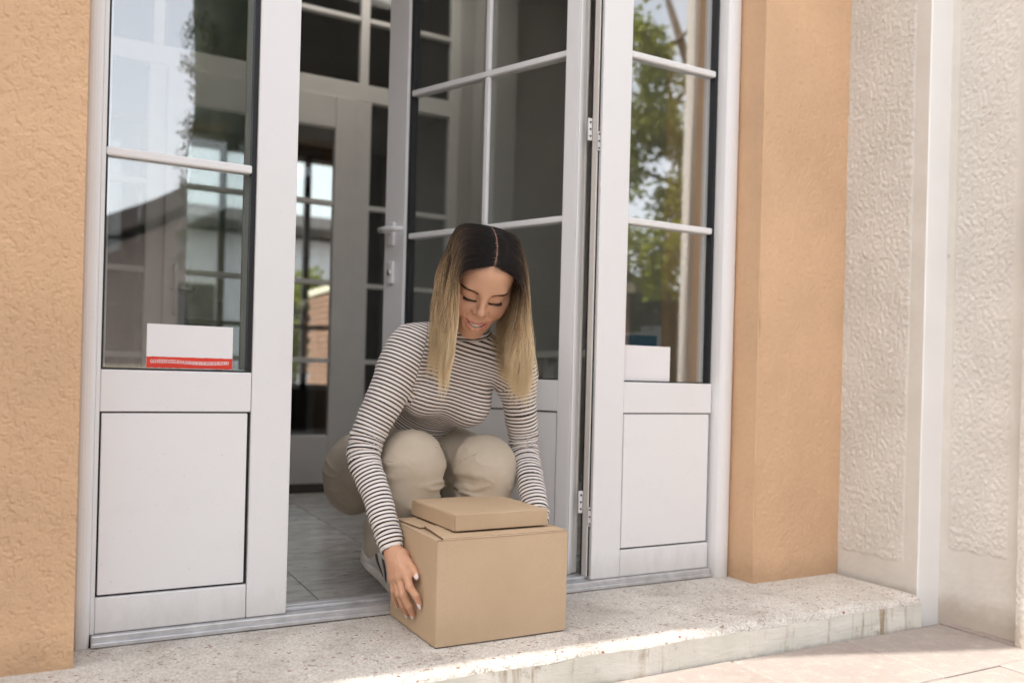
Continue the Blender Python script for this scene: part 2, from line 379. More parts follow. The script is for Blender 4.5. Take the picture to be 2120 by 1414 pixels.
# left wall face with its return edge
grid_mesh('stucco_face', (-.55, WY, -.012), (.585, 0, 0), (0, 0, 2.5), 330, 1300, worm, M_['stucco'], bld)
box('wall', (-3.2, .0345), (WY+.004, .34), (-.1, 3.2), M_['stucco_fine'], bld, bev=0)
mesh('stucco_face', [(-3.2, WY, -.012), (-.548, WY, -.012), (-.548, WY, 3.2), (-3.2, WY, 3.2)], [(0, 1, 2, 3)], M_['stucco_fine'], bld)
box('lintel', (.0345, 2.6), (WY+.002, .34), (2.40, 3.2), M_['stucco_fine'], bld, bev=.002)
def fine_rel(u, v): return .0007*pn(u*40, v*30, 3) + .0012*pn(u*110, v*95, 1) + .0015*pn(u*3, v*3) 
PX0, PX1 = 1.838, 2.205
grid_mesh('pilaster_face', (PX0+.004, WY-.005, -.01), (PX1-PX0-.004, 0, 0), (0, 0, 2.42), 130, 800, fine_rel, M_['stucco_fine'], bld)
grid_mesh('reveal_face', (PX0, .05, -.01), (0, -.1762, 0), (0, 0, 2.42), 40, 400, fine_rel, M_['stucco_fine'], bld)
box('pilaster', (PX0+.004, PX1+.3), (WY+.0, .34), (-.1, 2.40), M_['stucco_fine'], bld, bev=.001)
# worn rounded arris between reveal and face
ar = [(PX0+.004*(1-math.cos(a)), WY-.001-.004*math.sin(a)) for a in np.linspace(0, math.pi/2, 5)]
zz = np.linspace(-.01, 2.41, 240); v_, f_ = [], []
for z in zz:
    k = .0012*float(pn(z*25, .5)) + .0008*float(pn(z*80, 2.5))
    for (x, y) in ar: v_.append((x+k*.5, y+k, z))
for i in range(len(zz)-1):
    for k in range(4): f_.append((i*5+k, i*5+k+1, i*5+k+6, i*5+k+5))
mesh('pilaster_arris', v_, f_, M_['stucco_fine'], bld, True)
box('added_wing', (-5.0, -2.3), (-5.5, WY-.003), (-.1, 3.2), M_['plaster'], bld, bev=0)  # unseen wing, added to hold back sky light from the left
# unseen flat roof, eave outline shaped to place the shadow edge below
ev = [(-3.4, -.10), (-1.28, -.10), (-1.0, -.18), (-.35, -.39), (-.1, -.43), (1.1, -.52), (2.6, -.60), (2.6, .6), (-3.4, .6)]
v_ = [(x, y, z) for z in (3.2, 3.32) for x, y in ev]; n = len(ev)
mesh('roof', v_, [tuple(range(n))[::-1], tuple(range(n, 2*n))] + [(i, (i+1) % n, n+(i+1) % n, n+i) for i in range(n)], M_['strip'], bld)

# ------------------------------------------------------------------ white roughcast side wall
ww = empty('side_wall', (2.3, -.4, 0), label='white roughcast garden wall with smooth borders right of the doorstep', category='wall')
WX, WY2 = 2.205, -.412
def rough(u, v):
    a = pn(u*95, v*72, 1.) ; b = pn(u*170+5, v*140, 2.); c = pn(u*40, v*32, 4.)
    return -.0005+.0029*np.clip(a*.8+b*.45+c*.35, -.6, .9)
def framed(w_, x0, x1, z0):
    def f(u, v):
        m = sstep(x0-.004, x0+.006, u)*(1-sstep(x1-.006, x1+.004, u))*sstep(z0-.006, z0+.006, v + .006*pn(u*30, 2.))
        return m*(.003+rough(u, v)) + .0004*pn(u*60, v*60, 3)
    return f
box('wall_core', (WX+.004, 3.4), (WY2+.004, .05), (-.2, 2.9), M_['plaster'], ww, bev=0)
L1 = .412-.12
grid_mesh('roughcast_panel', (WX, -.12, -.012), (0, -L1, 0), (0, 0, 2.4), 130, 1000, framed(L1, -.1, L1-.047, .095), M_['plaster'], ww)
box('corner_strip', (WX+.0005, 2.312), (WY2-.0035, WY2+.02), (-.2, 2.9), M_['strip'], ww, bev=.004)
box('wall_core', (2.304, 2.6), (-.705, WY2-.004), (-.2, 2.9), M_['plaster'], ww, bev=0)
L2 = .245
grid_mesh('roughcast_panel', (2.3, WY2-.003, -.10), (0, -L2, 0), (0, 0, 2.4), 110, 1000, framed(L2, .028, L2-.045, .235), M_['plaster'], ww)
box('corner_strip', (2.272, 2.615), (-.708, WY2-.003-L2), (-.2, 2.9), M_['plaster'], ww, bev=.004)
grid_mesh('roughcast_panel', (2.27, WY2-.003-L2-.003, -.10), (0, -.05, 0), (0, 0, 2.4), 30, 700, lambda u, v: .004+rough(u, v), M_['plaster'], ww)

# ------------------------------------------------------------------ white aluminium entrance
HEAD = 2.38
fr = empty('door_frame', (.91, .03, 0), label='white aluminium entrance frame with sill between the side panels', category='door frame')
def jamb(name, x0, x1, y0, par, bulge=.012):
    pts = []
    for k in range(9):
        a = math.pi*k/8; pts.append(((x0+x1)/2-(x1-x0)/2*math.cos(a), y0-bulge*math.sin(a)**.6 if 0 < k < 8 else y0))
    pts += [(x1, y0+.07), (x0, y0+.07)]; n = len(pts)
    v = [(x, y, z) for z in (.0, HEAD+.04) for x, y in pts]
    return mesh(name, v, [tuple(range(n))[::-1], tuple(range(n, 2*n))] + [(i, (i+1) % n, n+(i+1) % n, n+i) for i in range(n)], M_['white'], par)
jamb('jamb', .0365, .0665, .0, fr, .010)
jamb('jamb', 1.782, 1.8365, -.012, fr, .026)
box('head', (.0365, 1.8365), (.0, .07), (HEAD, HEAD+.05), M_['white'], fr)
box('sill', (.069, 1.78), (-.012, .075), (.0045, .0255), M_['alu'], fr, bev=.003)
box('sill_lip', (.069, 1.78), (-.020, -.0125), (.002, .012), M_['alu'], fr, bev=.002)
box('sill_shade_strip', (.037, 1.83), (-.006, .07), (-.004, .0042), M_['rubber'], fr, bev=0)  # solid black strip standing in for the shade under the sill
box('threshold_track', (.487, 1.343), (.020, .030), (.0258, .034), M_['alu'], fr, bev=.002)
box('threshold_track', (.487, 1.343), (.052, .070), (.0258, .032), M_['alu'], fr, bev=.002)

def side_panel(name, sx0, sx1, gx0, gx1, label, stile_left, muntins):
    p = empty(name, ((sx0+sx1)/2, .03, .026), label=label, category='side panel', group='fixed glazed side panels of the entrance')
    t0, t1 = .0005, .056
    Z0 = .0265
    if stile_left: st = (sx0, gx0); box('stile', st, (t0, t1), (Z0, HEAD-.002), M_['white'], p)
    else: st = (gx1, sx1); box('stile', st, (t0, t1), (Z0, HEAD-.002), M_['white'], p)
    rx = (gx0+.001, gx1-.001) if stile_left else (gx0+.001, gx1-.001)
    for nm, z in (('bottom_rail', (Z0, .1035)), ('middle_rail', (.503, .5935)), ('top_rail', (2.27, HEAD-.002))):
        box(nm, rx, (t0+.0007, t1-.001), z, M_['white'], p)
    # kick panel, set back in a black gasket
    box('gasket', (gx0+.0012, gx1-.0012), (.013, .03), (.1037, .5028), M_['rubber'], p, bev=0)
    box('kick_panel', (gx0+.0048, gx1-.0075), (.0035, .020), (.1085, .4995), M_['panel'], p, bev=.002)
    # glazing
    gk = boxes('gasket', [((gx0+.0005, gx0+.005), (.010, .034), (.594, 2.27)), ((gx1-.011, gx1-.0005), (.010, .034), (.594, 2.27)), ((gx0+.005, gx1-.011), (.010, .034), (.5937, .5975))], M_['rubber'], p, bev=0)
    box('pane', (gx0+.004, gx1-.004), (.021, .027), (.5955, 2.272), M_['glass'], p, bev=0)
    for z in muntins:
        m = box('muntin', (gx0+.001, gx1-.010), (.0065, .0205), (z-.0095, z+.0095), M_['white'], p, bev=.004)
        box('muntin', (gx0+.001, gx1-.010), (.0275, .040), (z-.0095, z+.0095), M_['white'], p, bev=.004)
    # inner bead seen through the glass
    boxes('inner_bead', [((gx1-.022, gx1-.003), (.0345, .052), (.60, 2.27)), ((gx0+.001, gx0+.010), (.0345, .052), (.60, 2.27))], M_['white_in'], p)
    return p
box('jamb_filler', (.0668, .0752), (.001, .06), (.026, HEAD), M_['white'], fr, bev=.001)
side_panel('side_panel', .0675, .4835, .0745, .391, 'white side panel left of the open doorway, beside the rough orange wall', False, (1.064, 1.551, 2.0))
side_panel('side_panel', 1.346, 1.7815, 1.446, 1.779, 'white side panel right of the open doorway, beside the orange pilaster', True, (1.066, 1.552, 2.0))

# dark rebate between the right side panel and the leaf
box('hinge_gap', (1.3398, 1.3456), (.012, .05), (.0345, HEAD-.002), M_['rubber'], fr, bev=0)
box('hinge_lip', (1.3355, 1.3394), (.010, .035), (.0345, HEAD-.002), M_['white_in'], fr, bev=.001)
# open leaf: local x from hinge to free edge, local y = outward face normal (towards the street when closed is -y)
d = Vector((-.4036, .915, 0)).normalized(); nrm = Vector((-d.y, d.x, 0))      # nrm points to the camera side
HP = Vector((1.2946, .052, 0))
R = Matrix(((d.x, -nrm.x, 0, HP.x), (d.y, -nrm.y, 0, HP.y), (0, 0, 1, 0), (0, 0, 0, 1)))   # local +y goes away from camera side
leaf = empty('door_leaf', HP, label='open white glazed door leaf swung inward behind the person', category='door')
S = .046; S1 = .094; LW = S+.649+S1; H1 = HEAD-.008; zb = .036
def lb(nm, x, y, z, m, bev=.002, par=leaf): return box(nm, x, y, z, m, par, bev=bev, R=R)
lb('stile', (0, S), (0.0, .055), (zb, H1), M_['white']); lb('stile', (LW-S1, LW), (0, .055), (zb, H1), M_['white'])
lb('bottom_rail', (S+.0005, LW-S1-.0005), (.001, .054), (zb, .1035), M_['white'])
lb('middle_rail', (S+.0005, LW-S1-.0005), (.001, .054), (.503, .5935), M_['white'])
lb('top_rail', (S+.0005, LW-S1-.0005), (.001, .054), (2.27, H1), M_['white'])
lb('gasket', (S+.0007, LW-S1-.0007), (.016, .040), (.1037, .5028), M_['rubber'], 0)
lb('kick_panel', (S+.005, LW-S1-.006), (.005, .050), (.1085, .4985), M_['panel'])
boxes('gasket', [((S+.0003, S+.004), (.012, .040), (.594, 2.27)), ((LW-S1-.014, LW-S1-.0003), (.012, .040), (.594, 2.27)), ((S+.004, LW-S1-.014), (.012, .040), (.5937, .598))], M_['rubber'], leaf, bev=0, R=R)
lb('pane', (S+.003, LW-S1-.003), (.024, .029), (.5955, 2.272), M_['glass_leaf'], 0)
for z in (1.066, 1.550, 2.0):
    lb('muntin', (S+.001, LW-S1-.012), (.008, .0235), (z-.0095, z+.0095), M_['white'], .004)
    lb('muntin', (S+.001, LW-S1-.012), (.0295, .043), (z-.0095, z+.0095), M_['white'], .004)
mx = S+.307
for z0, z1 in ((.5975, 1.0562), (1.0758, 1.5402), (1.5598, 1.99), (2.01, 2.268)):
    lb('muntin', (mx-.009, mx+.009), (.009, .0236), (z0, z1), M_['white'], .004)
lb('edge_lip', (-.007, -.0004), (.0, .013), (zb, H1), M_['white']); lb('edge_lip', (-.003, -.0004), (.0135, .024), (zb, H1), M_['white'])
lb('edge_groove', (-.0015, -.0004), (.0245, .040), (zb, H1), M_['white_in'], 0); lb('edge_lip', (-.004, -.0004), (.0405, .047), (zb, H1), M_['white_in'], .001)
hp = empty('handle', HP, ); hp.parent = leaf; hp.location = (0, 0, 0)
def lp(x, y, z): return R @ Vector((x, y, z))
hx = LW-.040
lb('rose', (hx-.016, hx+.016), (-.014, -.0003), (1.035, 1.118), M_['white'], .006, hp)
tube('neck', [lp(hx, -.010, 1.084), lp(hx, -.045, 1.084)], .010, M_['white'], hp, 12)
tube('lever', [lp(hx+.012, -.050, 1.084), lp(hx-.02, -.053, 1.084), lp(hx-.055, -.052, 1.083), lp(hx-.092, -.046, 1.080)], [.0105, .0115, .010, .0085], M_['white'], hp, 12)
tube('lever', [lp(hx+.012, .105, 1.084), lp(hx-.02, .108, 1.084), lp(hx-.055, .107, 1.083), lp(hx-.092, .10, 1.080)], [.0105, .0115, .010, .0085], M_['white'], hp, 12)
lb('keyhole_plate', (hx-.014, hx+.014), (-.012, -.0003), (.905, .985), M_['white'], .006, hp)
tube('lock_cylinder', [lp(hx, -.018, .945), lp(hx, -.004, .945)], .009, M_['steel'], hp, 12)
lb('latch_plate', (LW+.0003, LW+.0025), (.012, .034), (.90, 1.16), M_['steel'], .0008)
# hinges: two visible
for zc in (1.318, .245):
    hg = empty('hinge', (1.32, .03, zc)); hg.parent = leaf; hg.location = Vector((1.32, .03, zc))-HP
    box('hinge_plate', (1.3215, 1.3345), (.034, .040), (zc-.032, zc+.032), M_['white'], hg, bev=.0015)
    box('hinge_plate', (1.3350, 1.3455), (.006, .0115), (zc-.066, zc-.012), M_['alu'], hg, bev=.0015)
    for q in (-.020, 0, .020):
        tube('screw', [(1.328, .0325, zc+q), (1.328, .0350, zc+q)], .0030, M_['black'], hg, 8)
        tube('screw', [(1.3405, .0045, zc-.039+q), (1.3405, .007, zc-.039+q)], .0028, M_['black'], hg, 8)

# paper notices taped inside the side panes
def notice(name, x0, x1, z0, z1, label, red):
    o = empty(name, ((x0+x1)/2, .019, z0), label=label, category='notice', group='paper notices behind the side panes')
    box('sheet', (x0, x1), (.0175, .0205), (z0, z1), M_['paper'], o, bev=0)
    if red:
        n = 40; v = []
        for i in range(n+1):
            x = x0+.0004+(x1-x0-.0008)*i/n
            v += [(x, .0168, z0+.001+.0012*float(pn(i*.6, 3))), (x, .0168, z0+.0255+.0012*float(pn(i*.45, 9)))]
        mesh('red_band', v, [(2*i, 2*i+2, 2*i+3, 2*i+1) for i in range(n)], M_['red'], o)
        txt = '0.0.EEEE0.EE0.834,0/800808082082082080'
        cd = bpy.data.curves.new('lettering', 'FONT'); cd.body = txt; cd.size = .0112; cd.extrude = .0001; cd.space_character = .86
        t_ = bpy.data.objects.new('lettering', cd); COL.objects.link(t_)
        bpy.context.view_layer.update(); me = bpy.data.meshes.new_from_object(t_.evaluated_get(bpy.context.evaluated_depsgraph_get()))
        bpy.data.objects.remove(t_)
        co = np.empty(len(me.vertices)*3, np.float32); me.vertices.foreach_get('co', co); co = co.reshape(-1, 3)
        sx = (x1-x0-.016)/max(1e-6, co[:, 0].max()-co[:, 0].min())
        nx_ = x0+.008+(co[:, 0]-co[:, 0].min())*sx
        out = np.stack([nx_, np.full(len(co), .0163)+co[:, 2], z0+.0105+co[:, 1]+.0014*np.sin((nx_-x0)*40)], -1)
        me.vertices.foreach_set('co', out.astype(np.float32).ravel()); me.update()
        link('lettering', me, M_['paper'], o)
    return o
notice('paper_notice', .166, .349, .599, .697, 'white paper notice with red printed band in the left side pane', True)
notice('paper_notice', 1.4515, 1.625, .598, .702, 'plain white paper notice in the right side pane', False)

# ------------------------------------------------------------------ vestibule
fl = box('interior_floor', (-.5, 3.05), (.03, 6.6), (-.12, -.004), M_['grout'], kind='structure', bev=0, label='marbled grey tile floor inside the doorway', category='floor')
def tile_mesh():
    bm = bmesh.new(); bm_box(bm, (0, .328), (0, .328), (-.01, 0), .001, 1); me = bpy.data.meshes.new('floor_tile'); bm.to_mesh(me); bm.free(); me.materials.append(M_['tile']); return me
TM = tile_mesh()
for i in range(11):
    for j in range(9):
        x = -.5+.33*i+.12; y = .076+.33*j
        if y > 2.9: continue
        o = link('floor_tile', TM, None, fl); o.location = (x, y, .004)
iw = empty('interior_wall', (2.5, 2.4, 0), kind='structure', label='beige plaster walls and ceiling of the entrance hall', category='wall')
box('wall', (3.0, 3.1), (1.45, 6.6), (0, 3.0), M_['plaster_in'], iw, bev=0)
box('wall', (3.0, 3.1), (.345, 1.4495), (0, .75), M_['plaster_in'], iw, bev=0); box('wall', (3.0, 3.1), (.345, 1.4495), (2.75, 3.0), M_['plaster_in'], iw, bev=0)
box('added_window_pane', (3.03, 3.036), (.345, 1.45), (.75, 2.75), M_['glass'], iw, bev=0)  # unseen side window, added to let more daylight into the hall
for y in (.347, .87, 1.395): box('added_window_bar', (3.01, 3.06), (y, y+.05), (.752, 2.748), M_['white'], iw)
box('wall', (1.985, 3.0), (2.40, 2.52), (0, 3.0), M_['plaster_in'], iw, bev=.004)
box('column', (2.06, 2.28), (2.28, 2.399), (0, 2.98), M_['plaster_in'], iw, bev=.004)
box('wall', (-.6, -.5), (.345, 6.6), (0, 3.0), M_['plaster_in'], iw, bev=0)
box('wall', (2.51, 3.0), (.345, .40), (0, 3.0), M_['plaster_in'], iw, bev=0)
box('lining', (-.5, .030), (.341, .356), (0, 2.94), M_['plaster_in'], iw, bev=0); box('lining', (.0305, 2.50), (.341, .356), (2.41, 2.94), M_['plaster_in'], iw, bev=0); box('lining', (1.875, 2.50), (.341, .356), (0, 2.4095), M_['plaster_in'], iw, bev=0)
box('wall', (-.49, -.47), (2.55, 6.6), (.0, 2.94), M_['plaster_dim_tone'], iw, bev=0); box('wall', (2.97, 2.99), (2.55, 6.6), (.0, 2.94), M_['plaster_dim_tone'], iw, bev=0)
box('ceiling', (-.46, 2.96), (2.55, 6.59), (2.90, 2.935), M_['plaster_dim_tone'], iw, bev=0); box('wall', (1.985, 2.965), (2.5205, 2.535), (0, 2.89), M_['plaster_dim_tone'], iw, bev=0)
box('back_floor', (-.46, 2.96), (2.62, 6.59), (.0045, .012), M_['plaster_dim_tone'], iw, bev=0)
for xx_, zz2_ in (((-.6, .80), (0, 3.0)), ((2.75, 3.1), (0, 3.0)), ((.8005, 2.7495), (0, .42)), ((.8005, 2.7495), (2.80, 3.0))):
    box('wall', xx_, (6.6, 6.7), zz2_, M_['plaster_dim_tone'], iw, bev=0)
bdr = empty('back_door', (1.78, 6.64, .42), label='glazed back door and window seen through the inner door', category='door')
for x in (.80, 1.33, 2.165, 2.68): box('post', (x, x+.065), (6.62, 6.68), (.421, 2.799), M_['black'], bdr)  # backlit darkness of the posts put in as black colour
for x0_, x1_ in ((.866, 1.329), (1.396, 2.164), (2.231, 2.679)):
    for z in (.421, 1.03, 2.745): box('rail', (x0_, x1_), (6.625, 6.675), (z, z+.05), M_['white_in'], bdr)
    box('pane', (x0_, x1_), (6.648, 6.653), (.472, 2.744), M_['glass_leaf'], bdr, bev=0)
for xx_, yy_ in (((-.6, 3.1), (.345, .60)), ((-.6, 3.1), (.6005, 1.70)), ((-.6, 3.1), (2.25, 6.7)), ((-.6, .50), (1.7005, 2.2495)), ((1.9, 3.1), (1.7005, 2.2495))):
    box('ceiling', xx_, yy_, (2.95, 3.1), M_['ceiling'], iw, bev=0)
mesh('added_skylight_panel', [(.49, 1.69, 2.99), (1.91, 1.69, 2.99), (1.91, 2.26, 2.99), (.49, 2.26, 2.99)], [(0, 1, 2, 3)], M_['opal'], iw)  # unseen opal skylight, added to brighten the hall

# inner glazed partition
ip = empty('inner_screen', (.9, 2.44, 0), label='white framed inner glass screen with transom at the back of the hall', category='glass screen')
yi = (2.42, 2.475); Wm = M_['white_in']
def ib(nm, x, z, y=yi, m=Wm, bev=.003, par=ip): return box(nm, x, y, z, m, par, bev=bev)
ib('post', (-.497, -.40), (0, 2.945)); ib('post', (.345, .425), (0, 2.0715)); ib('post', (1.372, 1.462), (0, 2.0715)); ib('post', (1.93, 1.984), (0, 2.945))
ib('transom_bar', (-.398, 1.929), (2.0725, 2.165)); ib('top_rail', (-.398, 1.929), (2.88, 2.945))
for xa, xb in ((-.398, .358), (.388, 1.394), (1.446, 1.929)):
    ib('transom_muntin', (xa, xb), (2.505, 2.53), (2.425, 2.47))
for xa in (.36, 1.396):
    ib('transom_post', (xa, xa+.047), (2.166, 2.879), (2.424, 2.471))
for xa, xb in ((-.398, .3445), (1.4625, 1.929)):
    ib('bottom_rail', (xa, xb), (0.005, .26))
    for z in (.66, 1.075, 1.50): ib('muntin', (xa+.001, xb-.001), (z-.013, z+.013), (2.43, 2.465))
    box('pane', (xa+.002, xb-.002), (2.444, 2.450), (.262, 2.071), M_['glass_in'], ip, bev=0)
for xa, xb in ((-.397, .359), (.408, 1.395), (1.445, 1.928)):
    box('pane', (xa, xb), (2.444, 2.450), (2.166, 2.879), M_['glass_in'], ip, bev=0)
il = empty('inner_door', (.9, 2.44, 0), label='closed white inner door with four-pane glass seen through the doorway', category='door')
yl = (2.405, 2.455)
def jb(nm, x, z, y=yl, m=Wm, bev=.003): return box(nm, x, y, z, m, il, bev=bev)
jb('stile', (.428, .53), (.01, 2.068)); jb('stile', (1.262, 1.369), (.01, 2.068)); jb('top_rail', (.531, 1.261), (1.90, 2.068)); jb('bottom_rail', (.531, 1.261), (.01, .262))
for z in (.66, 1.075, 1.50): jb('muntin', (.5315, 1.2605), (z-.013, z+.013), (2.412, 2.448))
box('pane', (.532, 1.26), (2.427, 2.433), (.264, 1.898), M_['glass_in'], il, bev=0)
tube('handle', [(.478, 2.404, 1.09), (.478, 2.37, 1.10), (.478, 2.36, 1.06), (.478, 2.36, .90), (.478, 2.37, .86), (.478, 2.404, .87)], .009, M_['steel'], il, 8)
tube('lever', [(.47, 2.404, .985), (.47, 2.365, .985), (.56, 2.362, .985)], .008, M_['steel'], il, 8)

dm = mesh('door_mat', [(.62, 2.12, .0045), (1.22, 2.10, .0045), (1.235, 2.385, .0045), (.63, 2.39, .0045), (.625, 2.125, .013), (1.215, 2.105, .013), (1.23, 2.38, .013), (.635, 2.385, .013)],
          [(3, 2, 1, 0), (4, 5, 6, 7), (0, 1, 5, 4), (1, 2, 6, 5), (2, 3, 7, 6), (3, 0, 4, 7)], M_['mat'], label='dark doormat lying before the inner door', category='doormat')
# small counter with boxes seen through the right pane
ct = empty('counter', (2.55, 1.3, 0), label='pale counter table seen through the right side pane', category='table')
box('counter_top', (2.15, 2.98), (.95, 1.75), (.70, .735), M_['white_in'], ct)
for x in (2.19, 2.92):
    for y in (.99, 1.70): box('leg', (x, x+.04), (y, y+.04), (.005, .70), M_['white_in'], ct)
for k, (x, y, sx, sy, sz, m, lab) in enumerate([(2.30, 1.10, .12, .09, .07, 'blue', 'small blue carton in front on the counter'), (2.46, 1.18, .10, .10, .11, 'paper', 'small white carton beside the blue one on the counter'), (2.62, 1.25, .16, .10, .06, 'blue', 'flat blue carton at the back of the counter')]):
    b_ = empty('carton', (x, y, .7355), label=lab, category='carton', group='small cartons on the counter')
    box('carton_body', (x, x+sx), (y, y+sy), (.7355, .7355+sz), M_[m], b_, bev=.003)
    box('carton_lid', (x-.003, x+sx+.003), (y-.003, y+sy+.003), (.7357+sz, .7357+sz+.012), M_['paper'], b_, bev=.002)
# ------------------------------------------------------------------ cardboard boxes
def panel(name, corners, th, mat, parent, edge=None, bev=.0008):
    """flat board: 4 corners (outer face, counter-clockwise seen from outside), thickness th inwards"""
    c = [Vector(q) for q in corners]; n = (c[1]-c[0]).cross(c[2]-c[0]).normalized()
    v = c + [q-n*th for q in c]
    o = mesh(name, v, [(0, 1, 2, 3), (7, 6, 5, 4), (0, 4, 5, 1), (1, 5, 6, 2), (2, 6, 7, 3), (3, 7, 4, 0)], mat, parent)
    if edge:
        o.data.materials.append(edge)
        for k in range(2, 6): o.data.polygons[k].material_index = 1
    return o
C_, E_ = M_['card'], M_['card_edge']
bx = empty('cardboard_box', (.90, -.165, 0), label='large brown cardboard box held on the doorstep', category='box')
def rounded_side(name, pts, z0, z1, parent, th=.004):
    """board bent along a polyline with rounded corners, as a box sleeve"""
    n = len(pts); v, f = [], []
    for (x, y, nx, ny) in pts:
        for q in (0, th):
            for z in (z0, z1): v.append((x-nx*q, y-ny*q, z))
    for i in range(n-1):
        a, b = 4*i, 4*i+4
        f += [(a, b, b+1, a+1), (a+2, a+3, b+3, b+2), (a+1, b+1, b+3, a+3), (a, a+2, b+2, b)]
    f += [(0, 1, 3, 2), (4*n-4, 4*n-2, 4*n-1, 4*n-3)]
    o = mesh(name, v, f, C_, parent); o.data.materials.append(E_)
    for p in o.data.polygons:
        if abs(p.normal.z) > .9 : p.material_index = 1
    return o
bx0, bx1, by0, by1, bz0, bz1 = .735, 1.070, -.308, -.020, .0035, .236
def side_pts(x0, y0, x1, y1, nx, ny, bow=.0015, k=9):
    out = []
    for i in range(k):
        t = i/(k-1); b = bow*math.sin(math.pi*t)
        out.append((x0+(x1-x0)*t+nx*b, y0+(y1-y0)*t+ny*b, nx, ny))
    return out
rc = .0035
def corner(cx, cy, a0):
    return [(cx+rc*math.cos(a0+q), cy+rc*math.sin(a0+q), math.cos(a0+q), math.sin(a0+q)) for q in np.linspace(0, math.pi/2, 4)[1:-1]]
front = side_pts(bx0+rc, by0, bx1-.0005, by0, 0, -1); left = side_pts(bx0, by1-rc, bx0, by0+rc, -1, 0)
back = side_pts(bx1-rc, by1, bx0+rc, by1, 0, 1)
# the sleeve: back -> left -> front in one bent sheet, right side glued on with its raw edge showing
sl_ = back + corner(bx0+rc, by1-rc, math.pi/2) + left + corner(bx0+rc, by0+rc, math.pi) + front
rounded_side('box_side', sl_, bz0, bz1, bx)
rounded_side('box_side', side_pts(bx1+.0012, by0+.003, bx1, by1-rc, 1, 0, .001), bz0+.001, bz1-.001, bx)
def flap(nm, x0, x1, y0, y1, z, tilt=(0, 0, 0, 0), th=.0035):
    c = [(x0, y0, z+tilt[0]), (x1, y0, z+tilt[1]), (x1, y1, z+tilt[2]), (x0, y1, z+tilt[3])]
    return panel(nm, c, th, C_, bx, E_)
flap('flap', bx0+.001, bx0+.135, by0+.006, by1-.004, bz1+.0005, (0, .0, .0, 0))
flap('flap', bx1-.135, bx1-.001, by0+.006, by1-.004, bz1+.0005)
fy = (by0+by1)/2
panel('flap', [(bx0+.014, by0+.0006, bz1+.0046), (bx1-.002, by0+.0006, bz1+.0046), (bx1-.006, fy-.001, bz1+.0052), (bx0+.027, fy-.001, bz1+.0085)], .0035, C_, bx, E_)
panel('flap', [(bx0+.016, fy+.001, bz1+.0052), (bx1-.006, fy+.001, bz1+.0052), (bx1-.002, by1-.0006, bz1+.0046), (bx0+.006, by1-.0006, bz1+.0046)], .0035, C_, bx, E_)
# rounded fold along the front top edge
tube('fold', [(bx0+.014, by0+.0018, bz1+.0018), (bx1-.002, by0+.0018, bz1+.0018)], .0026, C_, bx, 8)
tube('fold', [(bx0+.0018, by0+.008, bz1-.0010), (bx0+.0018, by1-.004, bz1-.0010)], .0019, C_, bx, 8)
flap('flap', bx0+.004, bx1-.004, by0+.004, by1-.004, bz0-.0002)
sb = empty('flat_cardboard_box', (.917, -.132, .2450), label='small flat brown cardboard mailer lying on the large box', category='box')
sx0, sx1, sy0, sy1, sz0, sz1 = .793, 1.042, -.260, -.004, .2452, .2835
RS = Matrix.Translation(Vector((.917, -.132, 0))) @ Matrix.Rotation(math.radians(.8), 4, 'Z') @ Matrix.Translation(Vector((-.917, .132, 0)))
def sbx(nm, x, y, z, m=C_, bev=.0012): return box(nm, x, y, z, m, sb, bev=bev, R=RS)
sbx('tray', (sx0+.0045, sx1-.0045), (sy0+.0035, sy1-.001), (sz0, sz1-.0035), E_, 0)
sbx('front_panel', (sx0+.0025, sx1-.0005), (sy0, sy0+.003), (sz0+.0005, sz1-.0002))
sbx('side_panel', (sx0, sx0+.003), (sy0+.0028, sy1), (sz0+.0003, sz1-.0016))
sbx('side_panel', (sx1-.003, sx1), (sy0+.004, sy1), (sz0+.0003, sz1-.0025))
sbx('back_panel', (sx0+.001, sx1-.001), (sy1-.003, sy1), (sz0+.0003, sz1-.0036))
sbx('lid', (sx0+.0024, sx1-.0002), (sy0+.0008, sy1-.0005), (sz1-.0032, sz1), C_, .0013)
